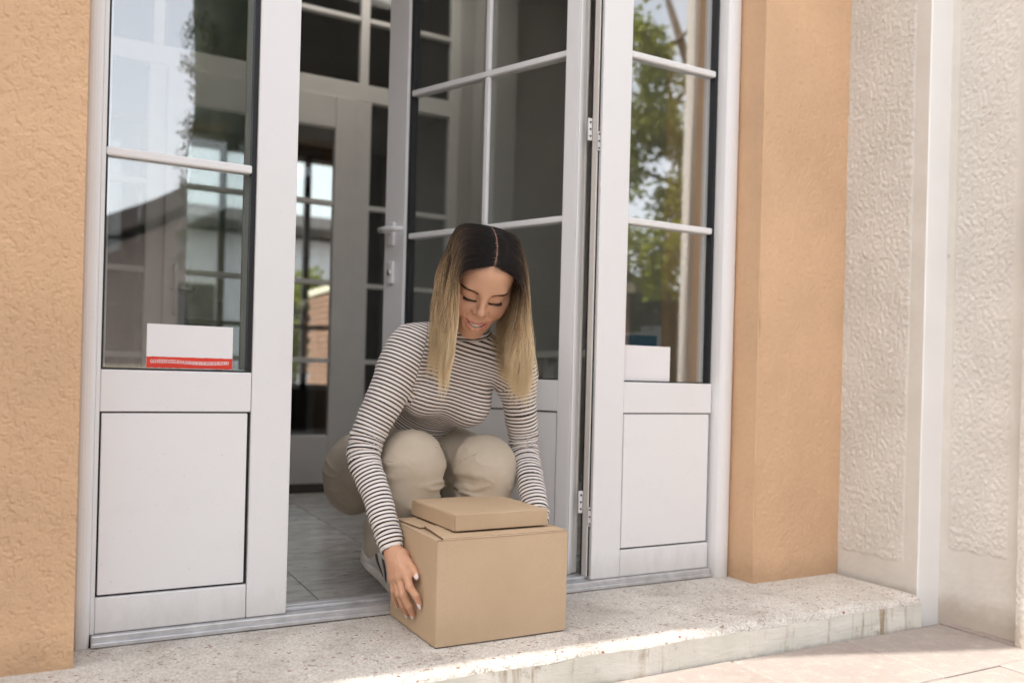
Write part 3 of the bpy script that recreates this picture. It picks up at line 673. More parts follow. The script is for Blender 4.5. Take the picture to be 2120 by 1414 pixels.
# ------------------------------------------------------------------ implicit-surface modelling (for the person)
class Field:
    def __init__(s, lo, hi, h):
        s.lo = np.array(lo, float); s.h = h; s.n = np.ceil((np.array(hi)-s.lo)/h).astype(int)+1
        s.F = np.full(s.n, .5, np.float32)
    def sub(s, lo, hi):
        a = np.clip(np.floor((np.array(lo)-s.lo)/s.h).astype(int), 0, s.n); b = np.clip(np.ceil((np.array(hi)-s.lo)/s.h).astype(int)+1, 0, s.n)
        if (b <= a).any(): return None
        ax = [(s.lo[i]+s.h*np.arange(a[i], b[i])).astype(np.float32) for i in range(3)]
        return (slice(a[0], b[0]), slice(a[1], b[1]), slice(a[2], b[2])), ax[0][:, None, None], ax[1][None, :, None], ax[2][None, None, :]
    def put(s, lo, hi, fn, k, op='add'):
        m = 2.0*k+3*s.h
        q = s.sub(np.array(lo)-m, np.array(hi)+m)
        if q is None: return
        sl, x, y, z = q; d = fn(x, y, z).astype(np.float32); F = s.F[sl]
        if op == 'add':
            if k > 0:
                t = np.clip(.5+.5*(d-F)/k, 0, 1); F[...] = d+(F-d)*t - k*t*(1-t)
                # (polynomial smooth minimum)
            else: np.minimum(F, d, out=F)
        elif op == 'sub':
            d = -d
            if k > 0:
                t = np.clip(.5-.5*(d-F)/k, 0, 1); F[...] = d+(F-d)*t + k*t*(1-t)
            else: np.maximum(F, d, out=F)
    def cone(s, a, b, ra, rb, k=.02, op='add'):
        a = np.array(a, float); b = np.array(b, float); R = max(ra, rb)
        ba = b-a; L = float(ba@ba)
        def fn(x, y, z):
            px, py, pz = x-a[0], y-a[1], z-a[2]
            t = np.clip((px*ba[0]+py*ba[1]+pz*ba[2])/max(L, 1e-12), 0, 1)
            return np.sqrt((px-ba[0]*t)**2+(py-ba[1]*t)**2+(pz-ba[2]*t)**2)-(ra+(rb-ra)*t)
        s.put(np.minimum(a, b)-R, np.maximum(a, b)+R, fn, k, op)
    def ell(s, c, r, k=.02, op='add', axes=None):
        c = np.array(c, float); r = np.array(r, float); A = np.eye(3) if axes is None else np.array(axes, float)
        ext = np.abs(A.T) @ r if axes is not None else r
        def fn(x, y, z):
            p = [x-c[0], y-c[1], z-c[2]]
            q = [A[i, 0]*p[0]+A[i, 1]*p[1]+A[i, 2]*p[2] for i in range(3)]
            k0 = np.sqrt(sum((q[i]/r[i])**2 for i in range(3))); k1 = np.sqrt(sum((q[i]/r[i]**2)**2 for i in range(3)))+1e-9
            return k0*(k0-1)/k1
        s.put(c-ext, c+ext, fn, k, op)
    def chain(s, pts, rs, k=.01, op='add'):
        for i in range(len(pts)-1): s.cone(pts[i], pts[i+1], rs[i], rs[i+1], k, op)
    def mesh(s):
        F = s.F; S = F < 0; n = s.n
        c = np.zeros(n-1, np.int8)
        for dx in (0, 1):
            for dy in (0, 1):
                for dz in (0, 1): c += S[dx:n[0]-1+dx, dy:n[1]-1+dy, dz:n[2]-1+dz]
        I = np.argwhere((c > 0) & (c < 8)); i, j, k = I.T
        acc = np.zeros((len(I), 3)); cnt = np.zeros(len(I))
        cor = [(a, b, d) for a in (0, 1) for b in (0, 1) for d in (0, 1)]
        V = {q: F[i+q[0], j+q[1], k+q[2]].astype(float) for q in cor}
        for p in cor:
            for ax in range(3):
                if p[ax]: continue
                q = list(p); q[ax] = 1; q = tuple(q); a, b = V[p], V[q]; m = (a < 0) != (b < 0)
                t = a[m]/(a[m]-b[m]); pos = np.array(p, float)[None]+np.zeros((m.sum(), 3)); pos[:, ax] += t
                acc[m] += pos; cnt[m] += 1
        P = s.lo+s.h*(I+acc/cnt[:, None])
        id_ = np.full(n-1, -1, np.int32); id_[i, j, k] = np.arange(len(I))
        faces = []
        for ax in range(3):
            u, v = (ax+1) % 3, (ax+2) % 3
            sa = [slice(None)]*3; sb_ = [slice(None)]*3; sa[ax] = slice(0, -1); sb_[ax] = slice(1, None)
            A, B = S[tuple(sa)], S[tuple(sb_)]; E = np.argwhere(A != B)
            E = E[(E[:, u] > 0) & (E[:, v] > 0) & (E[:, u] < n[u]-1) & (E[:, v] < n[v]-1)]
            fl_ = A[tuple(E.T)]
            def cell(du, dv):
                q = E.copy(); q[:, u] += du; q[:, v] += dv; return id_[tuple(q.T)]
            f = np.stack([cell(-1, -1), cell(0, -1), cell(0, 0), cell(-1, 0)], 1)
            f[~fl_] = f[~fl_][:, ::-1]; faces.append(f)
        return P, np.concatenate(faces)
def relax(P, f, it=2, lam=.5):
    """Laplacian smoothing of a quad mesh"""
    e = np.concatenate([f[:, [0, 1]], f[:, [1, 2]], f[:, [2, 3]], f[:, [3, 0]]]); e = np.concatenate([e, e[:, ::-1]])
    for _ in range(it):
        acc = np.zeros_like(P); cnt = np.bincount(e[:, 0], minlength=len(P)).astype(float)
        for a in range(3): acc[:, a] = np.bincount(e[:, 0], P[e[:, 1], a], minlength=len(P))
        P = P+lam*(acc/np.maximum(cnt, 1)[:, None]-P)
    return P
def vnormals(P, f):
    n = np.cross(P[f[:, 2]]-P[f[:, 0]], P[f[:, 3]]-P[f[:, 1]]); N = np.zeros_like(P)
    for k in range(4):
        for a in range(3): N[:, a] += np.bincount(f[:, k], n[:, a], minlength=len(P))
    return N/np.maximum(np.linalg.norm(N, axis=1), 1e-12)[:, None]
def fattr(me, name, val):
    a = me.attributes.new(name, 'FLOAT', 'POINT'); a.data.foreach_set('value', np.asarray(val, np.float32))
def cattr(me, name, rgb):
    a = me.attributes.new(name, 'FLOAT_COLOR', 'POINT'); c = np.concatenate([rgb, np.ones((len(rgb), 1))], 1); a.data.foreach_set('color', c.astype(np.float32).ravel())
def V3(*a): return np.array(a, float)
def unit(v): v = np.asarray(v, float); return v/np.linalg.norm(v)
def spline(pts, n):
    """Catmull-Rom through pts, n samples"""
    p = np.array(pts, float); p = np.vstack([2*p[0]-p[1], p, 2*p[-1]-p[-2]]); m = len(pts)-1
    out = []
    for t in np.linspace(0, m-1e-6, n):
        i = int(t); u = t-i; a, b, c, d_ = p[i:i+4]
        out.append(.5*((2*b)+(-a+c)*u+(2*a-5*b+4*c-d_)*u*u+(-a+3*b-3*c+d_)*u**3))
    return np.array(out)
def along(P, C):
    """arc-length coordinate and distance of points P to polyline C"""
    seg = np.diff(C, axis=0); L = np.linalg.norm(seg, axis=1); arc = np.concatenate([[0], np.cumsum(L)]); T = seg/L[:, None]
    best = np.full(len(P), 9.); s = np.zeros(len(P))
    for i in range(len(seg)):
        q = P-C[i]; t = q@T[i]; tc = np.clip(t, 0, L[i])
        if i == 0: tc = np.minimum(t, L[i])
        if i == len(seg)-1: tc = np.maximum(t, 0)
        dd = np.linalg.norm(q-np.clip(tc, 0, L[i])[:, None]*T[i], axis=1); m = dd < best
        best[m] = dd[m]; s[m] = arc[i]+tc[m]
    return s, best

# ------------------------------------------------------------------ pose (metres, world)
PEL = V3(.885, .395, .335); WAI = V3(.90, .285, .465); CHE = V3(.925, .15, .578); NEK = V3(.95, .035, .692)
SHR, ELR, WRR = V3(.806, .062, .672), V3(.680, .045, .404), V3(.7040, -.108, .184)
SHL, ELL, WRL = V3(1.082, .004, .632), V3(1.134, .028, .405), V3(1.098, -.118, .222)
HPR, KNR, ANR = V3(.79, .40, .315), V3(.812, .045, .368), V3(.792, .222, .128)
HPL, KNL, ANL = V3(.990, .40, .315), V3(1.016, .030, .352), V3(1.0, .245, .128)
T_ = unit(NEK-WAI); LAT = unit(V3(1, -.16, -.10)); LAT = unit(LAT-T_*(LAT@T_)); FR = np.cross(T_, LAT); FR = FR if FR[1] < 0 else -FR
AX = np.array([LAT, FR, T_])

# head frame: a to the image right, b up the face, c out of the face
PIT, RLL, YAW = math.radians(37), math.radians(9), math.radians(8)
e_ = unit(V3(-.44, -.89, 0)); zz_ = V3(0, 0, 1); hs_ = unit(np.cross(zz_, e_)); e_ = e_*math.cos(YAW)+hs_*math.sin(YAW); hs_ = unit(np.cross(zz_, e_)) 
hf = e_*math.cos(PIT)-zz_*math.sin(PIT); hu = e_*math.sin(PIT)+zz_*math.cos(PIT)
hu, hs_ = hu*math.cos(RLL)+hs_*math.sin(RLL), hs_*math.cos(RLL)-hu*math.sin(RLL)
HSC = 1.10
HC = V3(.922, -.098, .842)
def h2w(p): p = np.asarray(p, float)*HSC; return HC + p[..., 0:1]*hs_ + p[..., 1:2]*hu + p[..., 2:3]*hf
def w2h(p): q = np.asarray(p, float)-HC; return np.stack([q@hs_, q@hu, q@hf], -1)/HSC

person = empty('person', (.90, .2, .004), label='crouching person in striped top and beige trousers holding the boxes', category='person')

# ------------------------------------------------------------------ materials of the person
def mk_skin():
    t = NT('skin'); c = t.co(); col = t.attr('tint', 'Color'); n = t.noise(c, 60, 4); f = t.noise(c, 420, 2)
    base = t.mix(.5, col, t.ramp(n, [(.3, .92), (.7, 1.)]), 'MULTIPLY')
    fk = t.noise(c, 330, 1); base = t.mix(t.ramp(fk, [(.66, 0.), (.72, .22)]), base, (.36, .17, .09))
    t.set(base=base, rough=t.ramp(n, [(.3, .42), (.7, .52)]), spec=.4, sss=.12, normal=t.bump(f, .06, .0006))
    t.b.inputs['Subsurface Radius'].default_value = (.9, .35, .2); t.set(sscale=.006)
    return t.m
M_['skin'] = mk_skin()
def mk_knit():
    t = NT('striped_knit'); sa = t.attr('s_arm'); sb2 = t.attr('s_torso'); sm = t.attr('seam'); yk = t.attr('yoke'); sy = t.attr('s_yoke')
    c = t.co(); wob = t.math('MULTIPLY', t.math('SUBTRACT', t.noise(c, 26, 2), .5), .0014)
    sel = t.math('GREATER_THAN', sm, 0.); yb = t.math('GREATER_THAN', yk, 0.)
    st = t.n('Mix', {0: yb, 2: sb2, 3: sy}, data_type='FLOAT').outputs[0]
    s_ = t.n('Mix', {0: sel, 2: st, 3: sa}, data_type='FLOAT').outputs[0]
    ph = t.math('FRACT', t.math('DIVIDE', t.math('ADD', t.math('ADD', s_, wob), 5.), .0100))
    col = t.ramp(ph, [(0., (.012, .012, .015)), (.28, (.008, .008, .010)), (.33, (.60, .44, .33)), (.46, (.76, .68, .62)), (.60, (.82, .80, .785)), (.93, (.80, .77, .76)), (.985, (.012, .012, .015))])
    ds = t.math('MINIMUM', t.math('ABSOLUTE', sm), t.math('ADD', t.math('ABSOLUTE', yk), t.math('MULTIPLY', sel, 1.)))
    line = t.ramp(t.math('MULTIPLY', ds, 100.), [(.06, 1.), (.14, 0.)])
    col = t.mix(t.math('MULTIPLY', line, .55), col, (.16, .13, .12))
    rib = t.math('SINE', t.math('MULTIPLY', s_, 2*math.pi/.0016))
    hgt = t.math('ADD', t.math('MULTIPLY', t.ramp(ph, [(0., 0.), (.14, 0.), (.5, 1.), (.9, .6), (1., 0.)]), 1.), t.math('MULTIPLY', rib, .12))
    hgt = t.math('SUBTRACT', hgt, t.math('MULTIPLY', line, .6))
    t.set(base=col, rough=.85, spec=.2, sheen=.15, normal=t.bump(hgt, .35, .0014)); return t.m
M_['knit'] = mk_knit()
def mk_twill():
    t = NT('beige_twill'); c = t.co(); n1 = t.noise(c, 7, 4); tw = t.n('TexWave', {'Vector': t.co((1, 1, 1)), 'Scale': 420., 'Distortion': 1.}, bands_direction='DIAGONAL').outputs[1]
    fd = t.noise(c, 300, 3, .7)
    base = t.ramp(n1, [(.3, (.50, .425, .33)), (.7, (.58, .50, .40))])
    base = t.mix(t.math('MULTIPLY', t.ramp(fd, [(.35, 1.), (.5, 0.)]), .14), base, (.32, .25, .18))
    sd = t.attr('stitch'); base = t.mix(t.math('MULTIPLY', t.ramp(t.math('MULTIPLY', t.math('ABSOLUTE', sd), 100.), [(.06, 1.), (.16, 0.)]), .75), base, (.22, .16, .10))
    hh = t.math('SUBTRACT', t.math('MULTIPLY', tw, .12), t.ramp(t.math('MULTIPLY', t.math('ABSOLUTE', sd), 100.), [(.05, 1.), (.22, 0.)]))
    t.set(base=base, rough=.85, spec=.2, sheen=.1, normal=t.bump(t.math('ADD', hh, t.math('MULTIPLY', fd, .15)), .4, .0016)); return t.m
M_['twill'] = mk_twill()
M_['leather'] = plain('white_sneaker_leather', (.66, .63, .60), .45, var=.08, scale=30, bump=.12, bs=300)
M_['sole'] = plain('rubber_sole', (.62, .58, .53), .6, var=.1, scale=40)
M_['stripe'] = plain('brown_shoe_stripe', (.085, .065, .055), .55)
M_['nail'] = plain('pale_nail_polish', (.80, .70, .70), .12, var=.01)
M_['teeth'] = plain('tooth_enamel', (.80, .765, .70), .2, var=.02)
M_['mouth'] = plain('mouth_inside', (.10, .02, .018), .5)
M_['lash'] = plain('eyelash', (.010, .007, .006), .6)
M_['brow'] = plain('eyebrow_hair', (.075, .042, .028), .7)
def mk_hair():
    t = NT('ombre_hair'); s_ = t.attr('along'); v = t.attr('vary')
    p = t.math('ADD', s_, t.math('MULTIPLY', t.math('SUBTRACT', v, .5), .22))
    col = t.ramp(p, [(.14, (.013, .009, .008)), (.25, (.055, .032, .020)), (.37, (.28, .17, .09)), (.52, (.74, .54, .31)), (.72, (.95, .80, .54))])
    col = t.mix(.55, col, t.ramp(v, [(0, .5), (.5, 1.), (1, 1.3)]), 'MULTIPLY')
    t.set(base=col, rough=.36, spec=.5)
    tl = t.n('BsdfTranslucent', {'Color': col}); mx = t.n('MixShader', {0: .30, 1: t.b.outputs[0], 2: tl.outputs[0]}); t.t.links.new(mx.outputs[0], t.out.inputs['Surface'])
    return t.m
M_['hair'] = mk_hair()

# ------------------------------------------------------------------ striped top
f = Field((.55, -.20, .12), (1.24, .50, .80), .0042)
f.ell(WAI+V3(0, .0, -.02), (.128, .088, .13), .03, axes=AX)
f.ell(CHE+.01*FR, (.138, .098, .155), .05, axes=AX)
f.ell(NEK-.055*T_+.0*FR, (.150, .072, .080), .05, axes=AX)
for sg, kk in ((-1, 0), (1, 0)):
    f.ell(CHE+.022*T_+sg*.066*LAT+.078*FR, (.066, .062, .070), .035, axes=AX)
f.cone(NEK-.01*T_, SHR, .048, .052, .04); f.cone(NEK-.01*T_, SHL, .048, .048, .04)
NK2 = h2w((0, -.075, -.035))
f.cone(NEK-.02*T_, NEK+.62*(NK2-NEK), .062, .056, .03)
def sleeve(sh, el, wr, r, bow):
    cv = spline([sh, (sh+el)/2+bow*.5, el+bow*.1, (el+wr)/2, wr], 26); t = np.linspace(0, 1, 26)
    rr = np.interp(t, [0, .22, .48, .55, .72, 1], r)
    for i in range(25): f.cone(cv[i], cv[i+1], rr[i], rr[i+1], .012 if i > 3 else .03)
    return cv
cvR = sleeve(SHR, ELR, WRR, [.050, .048, .038, .037, .032, .0275], V3(-.012, .0, 0))
cvL = sleeve(SHL, ELL, WRL, [.046, .042, .035, .034, .032, .0275], V3(.004, 0, 0))
# open cuffs: the sleeve is cut square at the wrist
for cv in (cvR, cvL):
    dd = unit(cv[-1]-cv[-3]); c0 = cv[-1]+dd*.002
    f.put(c0-.06, c0+.06, lambda x, y, z, c0=c0, dd=dd: np.maximum(-((x-c0[0])*dd[0]+(y-c0[1])*dd[1]+(z-c0[2])*dd[2]), np.sqrt((x-c0[0])**2+(y-c0[1])**2+(z-c0[2])**2)-.055), .0, 'sub')
P, q = f.mesh(); P = relax(P, q, 3, .5); N = vnormals(P, q)
prof_ = spline([WAI+.075*FR-.09*T_, WAI+.085*FR-.01*T_, CHE+.095*FR-.06*T_, CHE+.125*FR+.0*T_, .5*(CHE+.125*FR)+.5*(NEK+.062*FR-.03*T_), NEK+.062*FR-.03*T_, NEK+.03*FR+.035*T_, NEK-.03*FR+.052*T_, NEK-.09*FR+.02*T_, NEK-.12*FR-.08*T_], 70)
prof_ = prof_-np.outer((prof_-CHE)@LAT, LAT)
def cloth_arm(P, cv):
    s, dist = along(P, cv); return s, dist
sR, dR = cloth_arm(P, cvR); sL, dL = cloth_arm(P, cvL)
# folds: elbow and wrist gathers, armpit pull lines, small waist creases
def folds(s, s0, wd, amp, fr_, ph): return amp*np.exp(-((s-s0)/wd)**2)*np.sin(s*fr_+ph)
lenR = np.sum(np.linalg.norm(np.diff(cvR, axis=0), axis=1)); lenL = np.sum(np.linalg.norm(np.diff(cvL, axis=0), axis=1))
nz = pn(P[:, 0]*14, P[:, 1]*14, P[:, 2]*14)
onR = sstep(.085, .06, dR); onL = sstep(.08, .055, dL)
seR = (np.argmin(np.linalg.norm(cvR-ELR, axis=1)))/25*lenR; seL = (np.argmin(np.linalg.norm(cvL-ELL, axis=1)))/25*lenL
tw = pn(P[:, 0]*9+3, P[:, 1]*9, P[:, 2]*9)*1.6
disp = onR*(folds(sR+.016*tw, seR+.0, .045, .0026, 330, 0)+folds(sR+.014*tw, lenR-.05, .05, .0022, 300, 1)) + onL*(folds(sL+.016*tw, seL, .04, .0026, 330, .5)+folds(sL, lenL-.04, .04, .002, 300, 0))
disp += .0016*nz
# armpit pull lines
for apx, dirv in ((SHR+V3(.030, -.05, -.10), 1), (SHL+V3(-.028, -.045, -.095), -1)):
    rel = P-apx; rad = np.linalg.norm(rel, axis=1); ang = np.arctan2(rel@T_, rel@LAT*dirv)
    disp += -.0035*np.exp(-(rad/.05)**2)*np.abs(np.sin(ang*5))
disp += .0022*np.exp(-((P-(WAI+.07*FR)) ** 2).sum(1)/.09**2)*np.sin(((P-WAI)@T_)*260+tw*2)
rg = np.clip(1-np.abs(pn(P[:, 0]*10+2, P[:, 1]*12, P[:, 2]*24))*1.6, 0, 1)**4
disp += .0030*rg*(onR+onL)*.8 + .0028*rg*np.exp(-((P-WAI-.03*T_)**2).sum(1)/.12**2)
P = P+N*disp[:, None]
me = npmesh('striped_top', P, q)
st, _ = along(P-np.outer((P-CHE)@LAT, LAT), prof_)
st = relax(np.stack([st, st*0, st*0], -1), q, 12, .5)[:, 0]
def seamfn(P, sh, sgn, tilt):
    # set-in sleeve: a plane just inside the shoulder joint
    nrm_ = unit(sgn*LAT*1.0 - T_*.10 + FR*tilt); return (P-(sh - sgn*LAT*.022))@nrm_
smR = seamfn(P, SHR, -1, -.10); smL = seamfn(P, SHL, 1, -.10)
seam = np.where(dR+.02 < dL, np.where((dR < .095) & ((P-CHE)@LAT < 0), smR, -1), np.where((dL < .095) & ((P-CHE)@LAT > 0), smL, -1))
# below the armpit the arm is anything much closer to the arm curve than to the body
seam = np.where((sR > .11) & (dR < .066) & (dR < dL), np.maximum(seam, .0+ .02), seam); seam = np.where((sL > .10) & (dL < .060) & (dL < dR), np.maximum(seam, .02), seam)
arm = np.where(dR < dL, sR, sL)
fattr(me, 's_arm', arm); fattr(me, 's_torso', st); fattr(me, 'seam', seam)
# turtleneck collar: rings about the neck
nax = unit(NK2-NEK); rel = P-NEK; hgt_ = rel@nax; rad_ = np.linalg.norm(rel-np.outer(hgt_, nax), axis=1)
yk = np.where(rad_ < .075, hgt_-.026-.25*np.maximum(0, rad_-.058), -.05)
fattr(me, 'yoke', yk); fattr(me, 's_yoke', hgt_)
top = link('striped_top', me, M_['knit'], person, True)
top['label'] = 'striped long-sleeved turtleneck top'

# ------------------------------------------------------------------ trousers
f = Field((.60, -.10, .06), (1.16, .62, .56), .0042)
f.ell(PEL+V3(.006, .025, .015), (.140, .116, .125), .04)
f.ell(WAI+V3(-.005, .02, -.035), (.132, .096, .075), .03, axes=AX)
for hp_, kn, an, sgn in ((HPR, KNR, ANR, -1), (HPL, KNL, ANL, 1)):
    f.ell(hp_+V3(sgn*.002, .055, -.035), (.092, .102, .105), .05)
    mid = (hp_+kn)/2+V3(sgn*.012, 0, .012)
    f.cone(hp_, mid, .100, .090, .035); f.cone(mid, kn+V3(0, .03, .002), .090, .076, .035)
    kr = .004 if sgn > 0 else 0.
    f.ell(kn+V3(kr, .004, .0), (.074+kr, .066, .074+kr), .035)
    f.cone(kn+V3(0, .0, -.012), kn+V3(0, .016, -.075), .071, .070, .03)
    calf = kn*.5+an*.5+V3(0, .014, -.004)
    f.cone(kn+V3(0, .012, -.05), calf, .068, .062, .02); f.cone(calf, an+V3(0, -.004, .05), .062, .045, .015)
    f.cone(an+V3(0, -.004, .05), an+V3(0, .0, -.008), .045, .046, .01)
P, q = f.mesh(); P = relax(P, q, 3, .5); N = vnormals(P, q)
nz = pn(P[:, 0]*13, P[:, 1]*13, P[:, 2]*13); dsp = .0024*nz
stitch = np.full(len(P), .05); CRE = [V3(.748, .05, .356), V3(.975, .012, .322)]
for kn, hp_, sgn in ((KNR, HPR, -1), (KNL, HPL, 1)):
    # creases radiating from the inner bend of the knee
    for ctr, amp in ((CRE[0] if sgn < 0 else CRE[1], .0110), (kn+V3(-sgn*.060, .015, -.060), .0070)):
        rel = P-ctr; rad = np.linalg.norm(rel, axis=1); ang = np.arctan2(rel[:, 2], rel[:, 0]*.9+rel[:, 1]*.5)
        dsp += -amp*np.exp(-(rad/.040)**2)*np.abs(np.sin(ang*2.6+.8*pn(P[:, 0]*30, P[:, 1]*30, P[:, 2]*30)))**1.5
        dsp += .0025*np.exp(-(rad/.075)**2)*pn(ang*2.2, rad*20, .5)
    # side seam: a line along the outer side of the leg
    side = np.abs(P[:, 2]-(kn[2]+.012+.10*(P[:, 1]-kn[1])))
    m = ((P[:, 0]-kn[0])*sgn > .035) & (P[:, 1] > kn[1]-.05) & (P[:, 1] < .42)
    stitch = np.where(m, np.minimum(stitch, side), stitch)
    # inseam over the knee
    m2 = ((P[:, 0]-kn[0])*sgn < -.030) & (np.linalg.norm(P-kn, axis=1) < .12)
    stitch = np.where(m2, np.minimum(stitch, np.abs((P[:, 2]-kn[2])+.7*(P[:, 1]-kn[1])-.01)), stitch)
# creases at the hip fold and waistband step
rel = P-(PEL+V3(-.10, .0, .09)); dsp += -.005*np.exp(-(np.linalg.norm(rel, axis=1)/.07)**2)*np.abs(np.sin((rel[:, 2]*.8-rel[:, 1])*70+nz*2))
wz = (P-WAI)@T_
dsp += .0035*sstep(-.055, -.050, wz)*sstep(.6, .3, (P-WAI)@FR*0)
stitch = np.where(np.abs(wz) < .2, np.minimum(stitch, np.abs(wz+.052)), stitch)
def ridge(P, f0, seed): return np.clip(1-np.abs(pn(P[:, 0]*f0[0]+seed, P[:, 1]*f0[1], P[:, 2]*f0[2]))*1.6, 0, 1)**4
for kn in (KNR, KNL):
    rk = np.linalg.norm(P-kn, axis=1); lowr = sstep(.01, -.07, P[:, 2]-kn[2])
    dsp += .0062*ridge(P, (11, 11, 26), 3.)*sstep(.06, .10, rk)*sstep(.22, .14, rk)*(.35+.65*lowr)
dsp += .004*ridge(P, (8, 14, 22), 9.)*sstep(.28, .40, P[:, 1])
P = P+N*dsp[:, None]
me = npmesh('trousers', P, q); fattr(me, 'stitch', stitch)
tro = link('trousers', me, M_['twill'], person, True)

# ------------------------------------------------------------------ body: head, hands and what the clothes cover
body_v, body_f, body_c = [], [], []
SK = V3(.67, .385, .25)
def add_body(P, q, c):
    off = sum(len(x) for x in body_v); body_v.append(P); body_f.append(q+off); body_c.append(c)
# under the clothes
f = Field((.58, -.16, .02), (1.22, .60, .80), .009)
f.ell(PEL+V3(0, .02, .01), (.125, .10, .11), .04); f.ell(WAI+V3(0, 0, -.01), (.105, .07, .12), .03, axes=AX); f.ell(CHE, (.118, .082, .14), .05, axes=AX)
f.ell(NEK-.055*T_, (.125, .055, .065), .05, axes=AX); f.cone(NEK-.02*T_, NK2, .045, .043, .03)
for sh, cv, r0 in ((SHR, cvR, 1), (SHL, cvL, .9)):
    f.cone(NEK-.02*T_, sh, .034, .036, .03)
    for i in range(25): f.cone(cv[i], cv[i+1], .036*r0-.014*i/25, .036*r0-.014*(i+1)/25, .01)
for hp_, kn, an in ((HPR, KNR, ANR), (HPL, KNL, ANL)):
    f.cone(hp_, kn+V3(0, .01, 0), .075, .055, .03); f.cone(kn+V3(0, .01, -.01), an+V3(0, 0, .05), .050, .034, .01); f.cone(an+V3(0, 0, .05), an+V3(0, .012, -.03), .029, .024, .01)
P, q = f.mesh(); add_body(relax(P, q, 1), q, np.tile(SK, (len(P), 1)))

# head in its own frame
f = Field((-.095, -.175, -.125), (.095, .135, .128), .0017)
f.ell((0, .028, -.012), (.074, .090, .098), .02)
f.ell((0, -.030, .018), (.063, .084, .070), .03)
f.ell((0, .050, .045), (.056, .040, .040), .03)
f.cone((-.047, -.055, .006), (-.012, -.098, .056), .020, .016, .025); f.cone((.047, -.055, .006), (.012, -.098, .056), .020, .016, .025)
f.ell((0, -.099, .064), (.018, .014, .015), .022)
for sg in (-1, 1):
    f.ell((sg*.036, -.034, .060), (.024, .022, .021), .022)
    f.ell((sg*.050, -.014, .044), (.017, .015, .018), .02)
f.cone((-.036, .020, .074), (.036, .020, .074), .010, .010, .02)
for sg in (-1, 1): f.ell((sg*.031, .001, .096), (.0190, .0130, .018), .012, 'sub')
for sg in (-1, 1): f.ell((sg*.031, .001, .0715), (.0162, .0128, .0138), .005)
f.cone((0, .014, .085), (0, -.025, .1015), .0060, .0078, .012)
f.ell((0, -.0280, .1015), (.0100, .0085, .0095), .007)
for sg in (-1, 1):
    f.ell((sg*.0118, -.0320, .0925), (.0064, .0064, .0085), .006)
    f.ell((sg*.0056, -.0380, .0985), (.0030, .0022, .0035), .002, 'sub')
# cheek folds of the smile
for sg in (-1, 1):
    f.chain([(sg*.0175, -.037, .090), (sg*.027, -.047, .0855), (sg*.0335, -.061, .0765)], [.0012, .0016, .0010], .007, 'sub')
f.ell((0, -.068, .080), (.030, .020, .012), .02)
UL = [(-.0325, -.0490, .0745), (-.0165, -.0578, .0880), (-.0045, -.0595, .0945), (0, -.0603, .0945), (.0045, -.0595, .0945), (.0165, -.0578, .0880), (.0325, -.0490, .0745)]
LL = [(-.0325, -.0495, .0745), (-.0180, -.0690, .0855), (-.006, -.0770, .0905), (.006, -.0770, .0905), (.0180, -.0690, .0855), (.0325, -.0495, .0745)]
def surf_c(a, b):
    cs = np.arange(.03, .12, .0005); pts = np.stack([np.full(len(cs), a), np.full(len(cs), b), cs], -1)
    g = np.round((pts-f.lo)/f.h).astype(int); v = f.F[g[:, 0], g[:, 1], g[:, 2]]; ins = np.where(v < 0)[0]
    return cs[ins[-1]] if len(ins) else .07
UL = [(a, b, surf_c(a, b)-(.0022 if abs(a) > .025 else .0004)) for a, b, _ in UL]; LL = [(a, b, surf_c(a, b)-(.0022 if abs(a) > .025 else .0006)) for a, b, _ in LL]
TC = surf_c(0, -.066)
for xx in np.linspace(-.027, .027, 15):
    yy = -.0672+15.0*xx*xx; f.ell((xx, yy, surf_c(xx, yy)-.001), (.0040, max(.0014, .0066*(1-(xx/.032)**2)), .012), .001, 'sub')
f.chain(UL, [.0014, .0022, .0026, .0024, .0026, .0022, .0014], .0025); f.chain(LL, [.0016, .0036, .0046, .0046, .0036, .0016], .003)
for sg in (-1, 1): f.ell((sg*.0735, -.010, -.012), (.008, .028, .018), .006)
f.cone((0, -.07, -.030), (0, -.17, -.052), .044, .046, .02)
HEAD = f; P, q = f.mesh(); P = relax(P, q, 1, .4)
col = np.tile(SK, (len(P), 1))
def near(P, pts, w_):
    _, dd = along(P, np.array(pts, float)); return sstep(w_*1.35, w_*.75, dd)
lip = np.maximum(near(P, UL, .0030), near(P, LL, .0044))*(P[:, 2] > .06)*sstep(.031, .021, np.abs(P[:, 0]))
col = col*(1-lip[:, None])+V3(.52, .17, .14)*lip[:, None]
for sg in (-1, 1):
    bl = np.exp(-((P-V3(sg*.040, -.035, .078))**2).sum(1)/.022**2)[:, None]*.35; col = col*(1-bl)+V3(.62, .25, .165)*bl
bl = np.exp(-((P-V3(0, -.030, .108))**2).sum(1)/.012**2)[:, None]*.3; col = col*(1-bl)+V3(.60, .25, .18)*bl
lid = np.exp(-((P-V3(.031, .003, .086))**2/np.array([.014, .006, .02])**2).sum(1))+np.exp(-((P-V3(-.031, .003, .086))**2/np.array([.014, .006, .02])**2).sum(1))
lid = np.clip(lid, 0, 1)[:, None]*.3; col = col*(1-lid)+V3(.46, .225, .155)*lid
inn = ((np.abs(P[:, 0]) < .024) & (P[:, 2] < .0865) & (P[:, 2] > .05) & (np.abs(P[:, 1]+.066-9*P[:, 0]**2) < .0065))[:, None]
scalp = 1.1*sstep(.062, .085, P[:, 1]-.35*np.maximum(0, -P[:, 2]+.03))[:, None]*.55
col = col*(1-scalp)+V3(.27, .165, .125)*scalp
add_body(h2w(P), q, col)

